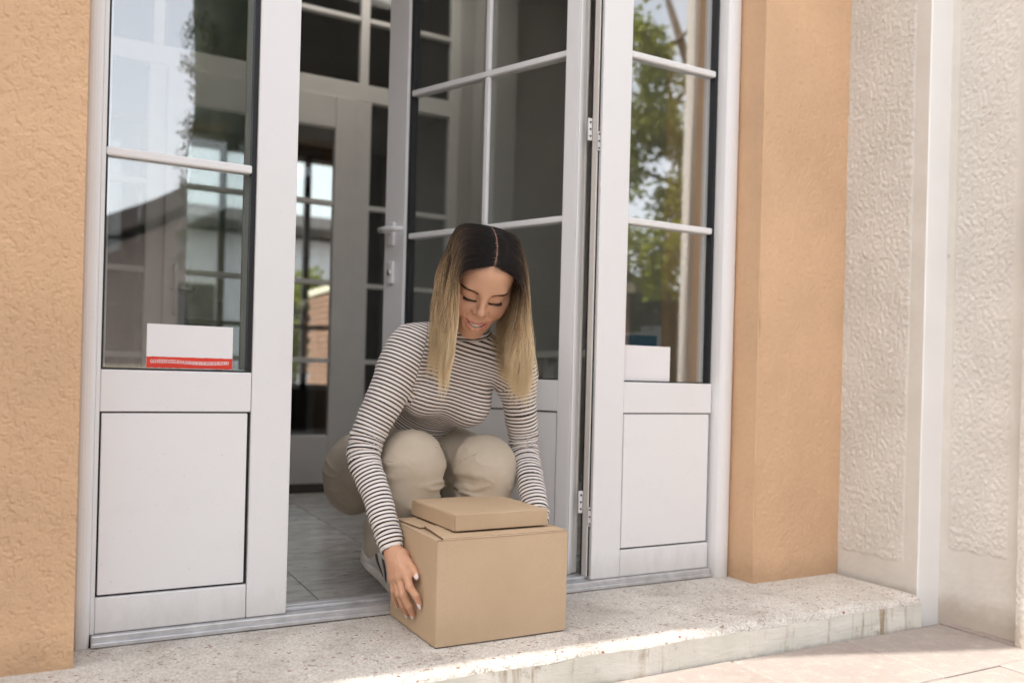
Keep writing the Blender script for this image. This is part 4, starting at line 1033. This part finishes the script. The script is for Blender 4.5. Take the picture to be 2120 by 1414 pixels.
# hands -------------------------------------------------
nails = []
def hand(wr, joints, box_x, side, tipdir):
    """joints: dict finger -> list of 4 points (knuckle..tip); built on a fine field"""
    allp = np.array([p for v in joints.values() for p in v]+[wr]); f = Field(allp.min(0)-.035, allp.max(0)+.035, .00165)
    order = ['index', 'middle', 'ring', 'pinky']
    for nme in order:
        j = joints[nme]; w_ = {'index': 1., 'middle': 1.03, 'ring': .97, 'pinky': .84}[nme]
        wp = wr + (j[0]-wr)*.10
        f.cone(wp, j[0], .0165*w_, .0112*w_, .010)
        f.chain(j, [.0108*w_, .0090*w_, .0081*w_, .0066*w_], .0035)
        f.ell(j[1], (.0088*w_,)*3, .003); f.ell(j[0], (.0112*w_,)*3, .006)
    for a, b in zip(order[:-1], order[1:]):                       # web of the palm
        f.cone((joints[a][0]+joints[b][0])/2, wr+(joints[a][0]-wr)*.25, .0095, .015, .012)
    th_ = joints['thumb']
    f.cone(wr+(th_[0]-wr)*.2, th_[0], .0165, .0150, .012); f.chain(th_, [.0145, .0112, .0100, .0080], .006)
    f.cone(th_[0], joints['index'][0]*.6+wr*.4, .0115, .0115, .014)
    P, q = f.mesh(); P = relax(P, q, 1, .4); N = vnormals(P, q)
    P = P+N*(.00035*pn(P[:, 0]*160, P[:, 1]*160, P[:, 2]*160))[:, None]
    col = np.tile(SK*V3(.93, .90, .88), (len(P), 1))
    for nme, j in joints.items():
        k = np.exp(-((P-j[1])**2).sum(1)/.008**2)[:, None]*.25; col = col*(1-k)+V3(.50, .22, .14)*k
        k = np.exp(-((P-j[3])**2).sum(1)/.010**2)[:, None]*.30; col = col*(1-k)+V3(.60, .24, .17)*k
    add_body(P, q, col)
    for nme, j in joints.items():
        nails.append((j[2], j[3], {'thumb': 1.35, 'pinky': .85}.get(nme, 1.), side))
JR = {
 'index': [V3(0.7110, -0.1900, 0.1390), V3(0.7080, -0.2160, 0.1180), V3(0.7190, -0.2290, 0.1000), V3(0.7270, -0.2310, 0.0810)],
 'middle': [V3(0.7030, -0.1720, 0.1300), V3(0.7010, -0.1960, 0.0970), V3(0.7140, -0.2000, 0.0700), V3(0.7260, -0.1930, 0.0480)],
 'ring': [V3(0.6990, -0.1540, 0.1250), V3(0.7000, -0.1720, 0.0920), V3(0.7110, -0.1700, 0.0650), V3(0.7260, -0.1560, 0.0400)],
 'pinky': [V3(0.6960, -0.1380, 0.1240), V3(0.6970, -0.1460, 0.0940), V3(0.7080, -0.1280, 0.0690), V3(0.7240, -0.1040, 0.0450)],
 'thumb': [V3(0.7140, -0.1450, 0.1740), V3(0.7200, -0.1720, 0.1610), V3(0.7235, -0.1910, 0.1520), V3(0.7260, -0.2100, 0.1420)]}
hand(WRR, JR, .735, -1, None)
def mir(p): return V3(1.8065-p[0], p[1]+.02, p[2]+.03)
JL = {k: [mir(p) for p in v] for k, v in JR.items()}
hand(WRL, JL, 1.07, 1, None)
Pv = np.concatenate(body_v); Fv = np.concatenate(body_f); Cv = np.concatenate(body_c)
me = npmesh('body', Pv, Fv); cattr(me, 'tint', Cv)
body = link('body', me, M_['skin'], person, True)

# nails: small curved shells on the back of the fingertips
def nail(j2, j3, w_, side):
    ax = unit(j3-j2); out = unit(V3(side, -.55 if side < 0 else -.2, .25)); out = unit(out-ax*(out@ax)); lat = np.cross(ax, out)
    v, fc = [], []; c0 = j3+ax*.0015+out*.0052
    for i in range(7):
        t = i/6; hw = .0049*w_*math.sqrt(max(0.05, 1-(max(0, t-.55)/.5)**2))*(.85+.15*min(1, t*3))
        for k in range(5):
            s = (k-2)/2; v.append(c0+ax*(-.0055+.0150*w_*t)+lat*hw*s+out*(.0021*w_*(1-s*s)-.0004-.0022*max(0, t-.5)))
    for i in range(6):
        for k in range(4): a = i*5+k; fc.append((a, a+1, a+6, a+5))
    o = mesh('nail', v, fc, M_['nail'], body, True)
    md = o.modifiers.new('thickness', 'SOLIDIFY'); md.thickness = .0006
for n_ in nails: nail(*n_)

# teeth, lashes, brows
tv = None
for k in range(8):
    xx = (k-3.5)*.0058; bm = bmesh.new(); bmesh.ops.create_uvsphere(bm, u_segments=10, v_segments=7, radius=1)
    hgt = .0068*(1-.35*abs((k-3.5)/3.5)**1.5); ctr = V3(xx, -.0642+12*xx*xx, TC-.0030-14*xx*xx); ang = -xx*38
    vs_ = np.array([v.co[:] for v in bm.verts]); vs_ = np.sign(vs_)*np.abs(vs_)**.55
    vs_ = vs_*V3(.00285, hgt, .0022); vs_ = np.stack([vs_[:, 0]*math.cos(ang)-vs_[:, 2]*math.sin(ang)*-1, vs_[:, 1], vs_[:, 2]*math.cos(ang)+vs_[:, 0]*math.sin(ang)], -1)
    wv = h2w(vs_+ctr); fs = [[v.index for v in ff.verts] for ff in bm.faces]; bm.free()
    mesh('tooth', wv, fs, M_['teeth'], body, True)
bm = bmesh.new(); bmesh.ops.create_uvsphere(bm, u_segments=16, v_segments=10, radius=1)
vs_ = np.array([v.co[:] for v in bm.verts])*V3(.025, .013, .004)+V3(0, -.064, TC-.016); fs = [[v.index for v in ff.verts] for ff in bm.faces]; bm.free()
mesh('mouth_lining', h2w(vs_), fs, M_['mouth'], body, True)
def head_d(p, HF):
    g = (p-HF.lo)/HF.h; g = np.clip(g, 0, np.array(HF.n)-1.001); i = g.astype(int); u = g-i; out = 0
    for a in (0, 1):
        for b in (0, 1):
            for c in (0, 1):
                w_ = (u[:, 0] if a else 1-u[:, 0])*(u[:, 1] if b else 1-u[:, 1])*(u[:, 2] if c else 1-u[:, 2])
                out = out+w_*HF.F[i[:, 0]+a, i[:, 1]+b, i[:, 2]+c]
    return out
def head_push(p, off, snap=False, fld=None):
    HF = fld or HEAD
    for _ in range(2):
        dd = head_d(p, HF); e = .002
        g = np.stack([head_d(p+np.eye(3)[k]*e, HF)-head_d(p-np.eye(3)[k]*e, HF) for k in range(3)], -1); g /= np.maximum(np.linalg.norm(g, axis=1), 1e-9)[:, None]
        mv = (off-dd) if snap else np.maximum(0, off-dd)
        inside = np.all((p > HF.lo+.004) & (p < HF.lo+HF.h*(np.array(HF.n)-3)), axis=1)
        p = p+g*(mv*inside)[:, None]
    return p
def strands(name, curves, radii, mat, parent, sides=3, attrs=None):
    """curves: (n, m, 3) -> one mesh of thin tapered tubes"""
    n, m, _ = curves.shape
    t = np.gradient(curves, axis=1); t /= np.maximum(np.linalg.norm(t, axis=2), 1e-9)[..., None]
    ref = np.broadcast_to(V3(.31, .85, .43), t.shape); a = np.cross(t, ref); a /= np.maximum(np.linalg.norm(a, axis=2), 1e-9)[..., None]; b = np.cross(t, a)
    V = []
    for k in range(sides):
        g = 2*math.pi*k/sides; V.append(curves+(a*math.cos(g)+b*math.sin(g))*radii[..., None])
    V = np.stack(V, 2)                                  # n, m, sides, 3
    id_ = np.arange(n*m*sides).reshape(n, m, sides); nx_ = np.roll(id_, -1, 2)
    F_ = np.stack([id_[:, :-1], nx_[:, :-1], nx_[:, 1:], id_[:, 1:]], -1).reshape(-1, 4)
    me = npmesh(name, V.reshape(-1, 3), F_)
    for k, v in (attrs or {}).items(): fattr(me, k, np.repeat(np.asarray(v).reshape(-1), sides))
    return link(name, me, mat, parent, True)
for sg in (-1, 1):
    # lash line with lashes: closed lids looking down
    n = 52; xx = np.linspace(-.0162, .0162, n); y0 = -.0040-.0040*(1-(xx/.0162)**2)+.0012*(xx/.0162)*1.0
    base_ = head_push(np.stack([sg*(.031+xx), y0, np.full(n, .086)], -1), np.full(n, .0003), True)
    L = .0054*(.75+.5*sstep(-.5, 1, xx/.0162))
    c = np.stack([base_, base_+np.stack([sg*xx*.06, -.42*L, .55*L], -1), base_+np.stack([sg*(xx*.16+.0005), -.62*L, 1.05*L], -1)], 1)
    strands('eyelash', h2w(c), np.broadcast_to(np.array([.00042, .0003, .0001])*HSC, (n, 3)), M_['lash'], body)
    line = base_[None, ::3]; strands('lash_line', h2w(line), np.full(line.shape[:2], .00065), M_['lash'], body)
    n = 170; t = rng.random(n); bxp = .0125+.0385*t; byp = .0150+.0085*np.sin(np.clip(t, 0, 1)*2.3)-.003*t + (rng.random(n)-.5)*.0038*(1-.55*t)
    bz = .0880-13*(bxp-.008)**2-.0012
    p0 = np.stack([sg*bxp, byp, bz], -1); dv = np.stack([np.full(n, sg*.0052), .0030-.005*t, -.0006-.003*t], -1)
    bz_out = p0+V3(0, 0, .0)
    c = np.stack([bz_out, bz_out+dv*.55+V3(0, 0, .0006), bz_out+dv], 1)
    c = head_push(c.reshape(-1, 3), np.tile([.0004, .0009, .0006], n), True).reshape(n, 3, 3)   # lie on the skin
    strands('eyebrow', h2w(c), np.broadcast_to(np.array([.00034, .00034, .00012])*HSC, (n, 3)), M_['brow'], body)

# ------------------------------------------------------------------ hair
def make_hair(n, m, seed, lift=(.003, .013), len_=(.27, .375), clump=90):
    r = np.random.default_rng(seed)
    # roots: along and either side of a centre parting
    c1, r1 = V3(0, .028, -.012), V3(.074, .090, .098)
    side = np.where(r.random(n) < .5, -1., 1.)
    phi = np.radians(r.uniform(-150, 52, n))           # front hairline (52 deg up the forehead) .. nape, measured from the crown forwards
    phi = np.radians(np.interp(r.random(n), [0, .5, 1], [58, 0, -100]))
    lat = r.random(n)**1.25*np.interp(np.degrees(phi), [-100, 0, 30, 58], [1.2, 1.0, .9, .75]) + .003*(1+r.normal(size=n)*1.2)
    lat = np.minimum(lat, 1.15)
    part = .004*np.sin(phi*3)                          # the parting wanders a little
    dirv = np.stack([side*np.sin(lat), np.cos(lat)*np.cos(phi), np.cos(lat)*np.sin(phi)], -1)
    root = head_push(c1+dirv*r1*1.003, np.full(n, .0006), True); root[:, 0] += part+.004
    cl = r.integers(0, clump, n); coff = r.normal(size=(clump, 3)); fly = (r.random(n) < .09)*r.uniform(.5, 2.4, n)
    grav = -zz_; g_h = np.array([grav@hs_, grav@hu, grav@hf])/1.0
    off = r.uniform(*lift, n); L = r.uniform(*len_, n)*(1+.05*coff[cl, 0]); stp = L/(m-1)/HSC
    d0 = np.stack([side*1.0, -.42*np.ones(n), -.18+.08*r.normal(size=n)], -1)
    d0 /= np.linalg.norm(d0, axis=1)[:, None]; dcur = d0.copy(); p = root.copy(); out = [p.copy()]
    for i in range(m-1):
        t = i/(m-2)
        w_ = (.05+.42*sstep(.040, .070, np.abs(p[:, 0])))[:, None]
        dcur = dcur*(1-w_)+g_h*w_ + side[:, None]*V3(-.075, 0, 0)*sstep(.50, 1, t)
        dcur += (.040*coff[cl]*np.array([1, .3, .6]) + (.012+.05*fly)[:, None]*r.normal(size=(n, 3)))*(.2+t)
        dcur /= np.linalg.norm(dcur, axis=1)[:, None]
        pn_ = p+dcur*stp[:, None]; lim = off*sstep(0, .25, t)+.0015
        pp = head_push(pn_, lim); fz = (pp[:, 1] < .060) & (pp[:, 2] > .02); pp[:, 0] = np.where(fz, side*np.maximum(np.abs(pp[:, 0]), .061+off*.5), pp[:, 0]); dcur = pp-p; dcur /= np.maximum(np.linalg.norm(dcur, axis=1), 1e-9)[:, None]; p = p+dcur*stp[:, None]; out.append(p.copy())
    C = np.stack(out, 1)
    # locks: neighbouring strands draw together towards the tips and share a gentle wave
    key = ((side > 0)*1000+np.floor(np.degrees(phi+2)/9)*10+np.floor(lat*7)).astype(int); u_, inv = np.unique(key, return_inverse=True)
    cntk = np.bincount(inv).astype(float); G = np.stack([[np.bincount(inv, C[:, i, a])/cntk for a in range(3)] for i in range(m)], 0).transpose(2, 0, 1)
    tt = np.linspace(0, 1, m)[None, :, None]; pull = (.25+.5*r.random(n))[:, None, None]*sstep(.25, 1., tt)
    C = C+(G[inv]-C)*pull
    ph = r.uniform(0, 6.28, (len(u_), 3)); am = r.uniform(.3, 1.3, (len(u_), 3))*np.array([.0135, .004, .010])
    C = C+(am[inv][:, None]*np.sin(ph[inv][:, None]+tt*(6+4*r.random((len(u_), 1, 1))[inv])))*sstep(.3, .9, tt)
    C = head_push(C.reshape(-1, 3), np.tile(np.linspace(.0006, .004, m), n)).reshape(C.shape); C[:, 0] = root
    s = np.linspace(0, 1, m)[None].repeat(n, 0); dist = s*L[:, None]
    rad = np.interp(s, [0, .1, .75, 1], [.00036, .00046, .00040, .00010])*r.uniform(.7, 1.2, n)[:, None]
    vary = np.clip(.5+.20*r.normal(size=n)+.16*coff[cl, 1], 0, 1)
    return h2w(C), rad, dist/.36, vary[:, None].repeat(m, 1)
C, rad, s, vary = make_hair(15000, 22, 21)
hair = strands('hair', C, rad, M_['hair'], person, 3, {'along': s, 'vary': vary})
# fine short hairs along the hairline and a few loose ones
nb = 260; lt = rng.uniform(-.8, .8, nb); ph_ = np.radians(57-10*np.abs(lt)+rng.normal(0, 2, nb)); dv = np.stack([np.sin(lt), np.cos(lt)*np.cos(ph_), np.cos(lt)*np.sin(ph_)], -1)
rt_ = head_push(V3(0, .028, -.012)+dv*V3(.074, .090, .098), np.full(nb, .0005), True); cc = [rt_]
for i in range(6):
    stp_ = np.stack([np.sign(lt)*(.0022+.0006*i), -.0022+.0002*i+rng.normal(0, .0005, nb), .0004*np.ones(nb)+rng.normal(0, .0004, nb)], -1); cc.append(head_push(cc[-1]+stp_, np.full(nb, .0008+.0004*i)))
cc = np.stack(cc, 1); strands('fine_hair', h2w(cc), np.tile(np.interp(np.linspace(0, 1, 7), [0, 1], [.00022, .00008]), (nb, 1)), M_['hair'], hair, 3, {'along': np.full((nb, 7), .30), 'vary': rng.random((nb, 1)).repeat(7, 1)})
hair['label'] = 'long straight hair, dark at the parting and blonde at the tips'
# skull-hugging under-layer so no scalp shows between strands
f = Field((-.11, -.12, -.13), (.11, .145, .11), .003)
f.ell((0, .028, -.013), (.0720, .0880, .0960), .01); f.ell((0, -.03, -.055), (.062, .07, .050), .03)
f.put((-.2, -.2, .0), (.2, .2, .2), lambda x, y, z: np.maximum(-(z-.012+.55*(y-.02)*0+np.abs(x)*0), (y-.082-.25*(z-.06)+.0*x)) , .01, 'sub')
P, q = f.mesh(); P = relax(P, q, 2); me = npmesh('hair_underlayer', h2w(P), q); fattr(me, 'along', np.full(len(P), .25)+.0*P[:, 0]+np.clip(-P[:, 1]*1.2, 0, .2)); fattr(me, 'vary', np.full(len(P), .3))
link('hair_underlayer', me, M_['hair'], hair, True)

# ------------------------------------------------------------------ sneakers
HEEL = .40
def shoe(ank, yaw, label=None):
    s_ = empty('shoe', (ank[0], ank[1], .004)); s_.parent = person; s_.location = Vector((ank[0], ank[1], .004))-wloc(person)
    if label: s_['label'] = label
    cy_, sy_ = math.cos(yaw), math.sin(yaw)
    def w(p):                                       # local: x to the side, y towards the toe, z up; heel at y = -.055
        p = np.asarray(p, float); lift = np.maximum(0, .105-p[..., 1]); p = np.stack([p[..., 0], p[..., 1]-.0+.07*lift, p[..., 2]+lift*HEEL-.9*lift*np.exp(-lift/.03)*HEEL*.35], -1); return np.stack([ank[0]+p[..., 0]*cy_+p[..., 1]*sy_*-1*-1, ank[1]+p[..., 0]*sy_*1-p[..., 1]*cy_, p[..., 2]+.004], -1)
    f = Field((-.065, -.085, -.01), (.065, .205, .125), .0028)
    f.cone((0, -.030, .050), (0, .02, .055), .033, .034, .02); f.cone((0, .02, .055), (0, .09, .040), .034, .034, .02); f.ell((0, .125, .030), (.043, .058, .030), .02); f.ell((0, .09, .025), (.045, .06, .026), .02); f.ell((0, -.03, .03), (.036, .04, .035), .02)
    f.cone((0, -.022, .07), (0, -.010, .100), .036, .036, .01); f.cone((0, -.01, .08), (0, -.015, .14), .030, .033, .004, 'sub')
    f.put((-.1, -.1, -.05), (.1, .25, .012), lambda x, y, z: z-.012+0*x+0*y, 0, 'sub')
    UF = f; P, q = f.mesh(); P = relax(P, q, 2); link('upper', npmesh('upper', w(P), q), M_['leather'], s_, True)
    f = Field((-.065, -.085, -.006), (.065, .205, .04), .0025)
    def ol(x, y, z):
        hw = np.interp(y.ravel(), [-.072, -.062, -.03, .03, .09, .13, .165, .182], [.012, .028, .037, .037, .046, .046, .032, .010]).astype(np.float32).reshape(y.shape)
        dd = np.abs(x)-hw; dd = np.maximum(dd, np.maximum(-.073-y, y-.186)); return np.maximum(dd, np.maximum(z-.024-.004*np.exp(-((y-.18)/.05)**2), .0015-z))
    f.put((-.06, -.08, 0), (.06, .2, .03), ol, 0); P, q = f.mesh(); P = relax(P, q, 4)
    link('sole', npmesh('sole', w(P), q), M_['sole'], s_, True)
    for k in range(3):                              # three slanted side stripes
        for sd in (-1, 1):
            v, fc = [], []
            for i in range(8):
                t = i/7; yy = .012+.024*k-.030*t+.03; zz2 = .026+.043*t
                for u_ in (0, .011):
                    y_ = yy+u_; ww_ = np.interp(y_, [-.03, .02, .09, .12], [.0365, .0360, .0420, .043])*(1-.16*max(0, (zz2-.03)/.04)**1.5)-.0005
                    v.append(np.array([sd*ww_, y_, zz2]))
            for i in range(7): fc.append((2*i, 2*i+1, 2*i+3, 2*i+2))
            v = head_push(np.array(v), np.full(len(v), .0014), True, UF); o = mesh('stripe', w(v), fc, M_['stripe'], s_, True)
    for k in range(5):
        y_ = .035+.017*k; z_ = .092-.0115*k
        tube('lace', [tuple(w(np.array(p_))) for p_ in ((-.024, y_, z_-.010), (-.012, y_+.002, z_+.001), (.012, y_+.006, z_+.001), (.024, y_+.004, z_-.010))], .0035, M_['leather'], s_, 6)
    return s_
shoe(ANR, math.radians(24)); shoe(ANL, math.radians(5))
# ------------------------------------------------------------------ across the street (seen only as reflections)
oh = empty('gabled_house', (4.2, -9.6, GZ), label='brown gabled house with dark roof mirrored in the left pane', category='house')
rz, ez, xl, xr = 4.15, 1.75, -.4, 8.8
def gable(y0, y1):
    v = [(xl+.3, y0, GZ), (xr-.3, y0, GZ), (xr-.3, y0, ez), (4.2, y0, rz-.1), (xl+.3, y0, ez)]
    v += [(x, y1, z) for x, y, z in v]
    return v, [(4, 3, 2, 1, 0), (5, 6, 7, 8, 9), (0, 1, 6, 5), (1, 2, 7, 6), (2, 3, 8, 7), (3, 4, 9, 8), (4, 0, 5, 9)]
mesh('wall', *gable(-9.2, -14), M_['brownhouse'], oh)
for sgn, xe in ((-1, xl), (1, xr)):
    a, b = Vector((4.2, 0, rz)), Vector((xe, 0, ez-.05)); 
    v = [(p.x, y, p.z+dz) for p in (a, b) for y in (-8.9, -14.2) for dz in (0, .22)]
    mesh('roof', v, [(0, 1, 3, 2), (4, 6, 7, 5), (0, 4, 5, 1), (2, 3, 7, 6), (1, 5, 7, 3), (0, 2, 6, 4)], M_['roof'], oh)
for x in (1.2, 3.0, 5.4, 7.0):
    wq = box('window', (x, x+.9), (-9.235, -9.205), (.75, 1.75 if x < 2 else 2.0), M_['white_in'], oh); box('pane', (x+.07, x+.83), (-9.20, -9.196), (.82, 1.68 if x < 2 else 1.93), M_['black'], wq, bev=0)
BRK = None
def pillar(x, y, label):
    global BRK
    p = empty('brick_pillar', (x, y, GZ), label=label, category='pillar', group='brick gate pillars across the street')
    box('core', (x-.2, x+.2), (y-.2, y+.2), (GZ, 1.55), M_['joint'], p, bev=0)
    if BRK is None:
        bm = bmesh.new(); bm_box(bm, (-.1, .1), (-.05, .05), (-.033, .033), .004, 1); BRK = bpy.data.meshes.new('brick'); bm.to_mesh(BRK); bm.free(); BRK.materials.append(M_['brick'])
    for k in range(20):
        z = GZ+.045+.08*k
        for s in (0, 1, 2, 3):
            for q in (-.105, .105):
                o = link('brick', BRK, None, p); a = s*math.pi/2
                off = q + (.05 if k % 2 else -.05)*0
                o.location = Vector((x, y, z)) + Matrix.Rotation(a, 3, 'Z') @ Vector((off, .162, 0)); o.rotation_euler = (0, 0, a)
    box('cap', (x-.26, x+.26), (y-.26, y+.26), (1.552, 1.66), M_['coping'], p, bev=.02)
pillar(3.45, -5.6, 'brick gate pillar with concrete cap, nearer the dark conifer')
pillar(5.2, -5.6, 'brick gate pillar with concrete cap, nearer the leafy tree')
gw = empty('garden_wall', (1.5, -5.6, GZ), label='low pale garden wall across the street', category='wall')
box('wall', (-6, 3.18), (-5.7, -5.5), (GZ, .55), M_['pale'], gw); box('coping', (-6, 3.18), (-5.74, -5.46), (.552, .61), M_['coping'], gw)

def leaf_cloud(name, centres, mat, parent, n, size, seed, aspect=2.2, droop=.3):
    r = np.random.default_rng(seed); c = np.array([q[:3] for q in centres]); rad = np.array([q[3] for q in centres])
    pick = r.integers(0, len(c), n); dd = r.normal(size=(n, 3)); dd /= np.linalg.norm(dd, axis=1)[:, None]
    P = c[pick] + dd*(rad[pick]*r.random(n)**.45)[:, None]
    ax = r.normal(size=(n, 3)); ax[:, 2] -= droop; ax /= np.linalg.norm(ax, axis=1)[:, None]
    sd = np.cross(ax, r.normal(size=(n, 3))); sd /= np.linalg.norm(sd, axis=1)[:, None]
    L = size*(.6+.8*r.random(n))[:, None]
    v = np.stack([P, P+ax*L*.5+sd*L/aspect/2, P+ax*L, P+ax*L*.5-sd*L/aspect/2], 1).reshape(-1, 3)
    f = np.arange(4*n).reshape(n, 4)
    return link(name, npmesh(name, v, f), mat, parent)
tr = empty('leafy_tree', (6.3, -5.2, GZ), label='yellow-green leafy tree mirrored in the right pane', category='tree')
tube('trunk', [(6.6, -5.2, GZ), (6.6, -5.2, 1.0), (6.5, -5.15, 2.2), (6.1, -5.1, 3.6), (5.5, -5, 4.6)], [.16, .14, .11, .07, .03], M_['bark'], tr)
br = []
rr = random.Random(11); cs = []
for k in range(16):
    z = rr.uniform(1.7, 4.8); a = rr.uniform(0, 6.28); L = rr.uniform(.7, 1.5)
    p0 = Vector((6.3-(z-1.5)*.22, -5.15, z-.4)); p1 = p0+Vector((math.cos(a)*L, math.sin(a)*L, rr.uniform(0, .5)))
    tube('limb', [p0, (p0+p1)/2+Vector((0, 0, .1)), p1], [.03, .016, .006], M_['bark'], tr, 6)
    if z < 4.0:
        for q in range(4):
            cs.append((*(p0.lerp(p1, rr.uniform(.4, 1.1))+Vector((rr.uniform(-.2, .2), rr.uniform(-.2, .2), rr.uniform(-.2, .2)))), rr.uniform(.14, .34)))
    else: cs.append((*p1, .16))
cs += [(rr.uniform(4.9, 6.5), rr.uniform(-5.4, -4.7), rr.uniform(1.5, 3.4), rr.uniform(.16, .3)) for k in range(26)]
leaf_cloud('crown', cs, M_['leaf'], tr, 15000, .085, 2)
cy = empty('conifer', (1.07, -4.6, GZ), label='tall dark cypress mirrored in the left pane', category='tree')
tube('trunk', [(1.07, -4.6, GZ), (1.07, -4.6, .5)], [.08, .07], M_['bark'], cy)
zc_ = np.linspace(.3, 6.4, 26); tube('crown_core', [(1.07+.02*math.sin(3*z), -4.6, z) for z in zc_], [float(np.interp(z, [.3, .8, 3.5, 6.4], [.10, .24, .26, .05])) for z in zc_], M_['needle'], cy, 14)
cs = []
for k in range(260):
    z = .35+6.0*(k/260); w_ = float(np.interp(z, [.3, .8, 3.5, 6.4], [.14, .27, .29, .06])); a_ = rr.uniform(0, 6.28)
    cs.append((1.07+math.cos(a_)*w_, -4.6+math.sin(a_)*w_, z, .09))
leaf_cloud('crown', cs, M_['needle'], cy, 14000, .055, 3, 5, -.9)
sh = empty('garden_shrub', (4.3, -5.9, GZ), label='bright yellow-green shrub between the brick pillars', category='shrub')
tube('stem', [(4.3, -5.9, GZ), (4.3, -5.9, .8)], [.03, .015], M_['bark'], sh, 6)
leaf_cloud('foliage', [(4.0+.12*k, -5.9+rr.uniform(-.1, .1), rr.uniform(.4, 1.9), .26) for k in range(7)]+[(3.3, -6.1, 1.9, .25), (3.6, -6.1, 2.0, .25)], M_['leaf'], sh, 3000, .07, 5)

# street tree left of the camera whose outer leaves throw dappled shade on the pavement
stt = empty('street_tree', (-1.5, -2.3, GZ), label='street tree beside the house whose leaves dapple the pavement', category='tree')
tube('trunk', [(-1.5, -2.3, GZ), (-1.52, -2.25, 1.5), (-1.6, -2.0, 3.0), (-1.8, -1.5, 4.2), (-1.95, -.9, 4.9)], [.12, .11, .08, .05, .02], M_['bark'], stt)
for q in ((-2.2, -.55, 5.0), (-1.7, -.62, 4.95), (-1.4, -1.3, 4.6), (-2.4, -1.5, 4.8)):
    tube('limb', [(-1.75, -1.6, 4.0), ((-1.75+q[0])/2, (-1.5+q[1])/2, 4.6), q], [.035, .02, .008], M_['bark'], stt, 6)
cs = [(rr.uniform(-2.35, -1.6), rr.uniform(-.68, -.50), rr.uniform(4.75, 5.05), .10) for k in range(9)]
cs += [(rr.uniform(-2.6, -1.1), rr.uniform(-2.2, -.9), rr.uniform(4.3, 5.8), .26) for k in range(40)]
leaf_cloud('crown', cs, M_['leaf'], stt, 4200, .075, 8)
# back yard beyond the building, seen through both glazed doors
yd = mesh('back_yard', [(-25, 6.7, -.02), (25, 6.7, -.02), (25, 45, -.02), (-25, 45, -.02)], [(0, 1, 2, 3)], M_['ground'], kind='structure', label='pale ground of the back yard', category='ground')
bw = empty('brick_wall', (2.95, 8.3, -.02), label='sunlit brick boundary wall in the back yard', category='wall')
box('core', (2.955, 3.10), (7.0, 9.3), (-.02, 1.60), M_['joint'], bw, bev=0)
bm = bmesh.new(); bm_box(bm, (-.02, .02), (-.1, .1), (-.033, .033), .004, 1); BR2 = bpy.data.meshes.new('brick'); bm.to_mesh(BR2); bm.free(); BR2.materials.append(M_['brick'])
for k in range(21):
    for i in range(11):
        yy = 7.11+.21*i-(.105 if k % 2 else 0)
        if yy-.1 < 7.0: continue
        o = link('brick', BR2, None, bw); o.location = (2.952-.004*rr.random(), yy, .02+.076*k)
box('coping', (2.90, 3.14), (6.98, 9.32), (1.602, 1.68), M_['coping'], bw)
yh = empty('yard_house', (2.0, 14, 0), label='pale house with dark roof beyond the back yard', category='house')
box('wall', (-4, 9), (14, 18), (-.02, 3.1), M_['pale'], yh, bev=0)
mesh('roof', [(-4.4, 13.6, 3.10), (9.4, 13.6, 3.10), (9.4, 16, 3.75), (-4.4, 16, 3.75), (-4.4, 18.4, 3.10), (9.4, 18.4, 3.10), (-4.4, 13.6, 3.28), (9.4, 13.6, 3.28), (9.4, 16, 3.93), (-4.4, 16, 3.93)],
     [(0, 1, 2, 3), (3, 2, 5, 4), (6, 9, 8, 7), (0, 6, 7, 1), (9, 4, 5, 8)], M_['roof'], yh)
for x in (1.6, 3.4): wq = box('window', (x, x+.9), (13.965, 13.995), (.9, 2.2), M_['white_in'], yh); box('pane', (x+.07, x+.83), (13.955, 13.962), (.97, 2.13), M_['black'], wq, bev=0)
ys = empty('yard_shrub', (2.9, 9.9, 0), label='yellow-green shrub behind the brick boundary wall', category='shrub')
tube('stem', [(2.9, 9.9, -.02), (2.9, 9.9, 1.0)], [.04, .02], M_['bark'], ys, 6)
leaf_cloud('foliage', [(2.55+.18*k, 9.9+rr.uniform(-.1, .2), rr.uniform(.7, 1.85), .30) for k in range(6)], M_['leaf'], ys, 2600, .09, 15)

hd = empty('hedge', (7.0, -6.6, GZ), label='dark clipped hedge beyond the leafy tree, mirrored in the right pane', category='hedge')
hv = []
for i in range(29):
    x = 5.55+.13*i
    for (y, z) in ((-6.35, GZ), (-6.30, .8), (-6.36, 1.60), (-6.60, 1.74), (-6.85, 1.6), (-6.9, GZ)): hv.append((x, y+rr.uniform(-.04, .04), z+(rr.uniform(-.06, .06) if z > 0 else 0)))
mesh('hedge_core', hv, [(6*i+k, 6*i+k+1, 6*i+k+7, 6*i+k+6) for i in range(28) for k in range(5)]+[(0, 1, 2, 3, 4, 5), (173, 172, 171, 170, 169, 168)], M_['hedge'], hd)
leaf_cloud('foliage', [(rr.uniform(5.55, 9.2), -6.33+rr.uniform(-.05, .03), rr.uniform(.0, 1.65), .12) for k in range(150)]+[(rr.uniform(5.55, 9.2), rr.uniform(-6.8, -6.35), 1.66, .12) for k in range(50)], M_['needle'], hd, 9000, .06, 31, 2, 0)
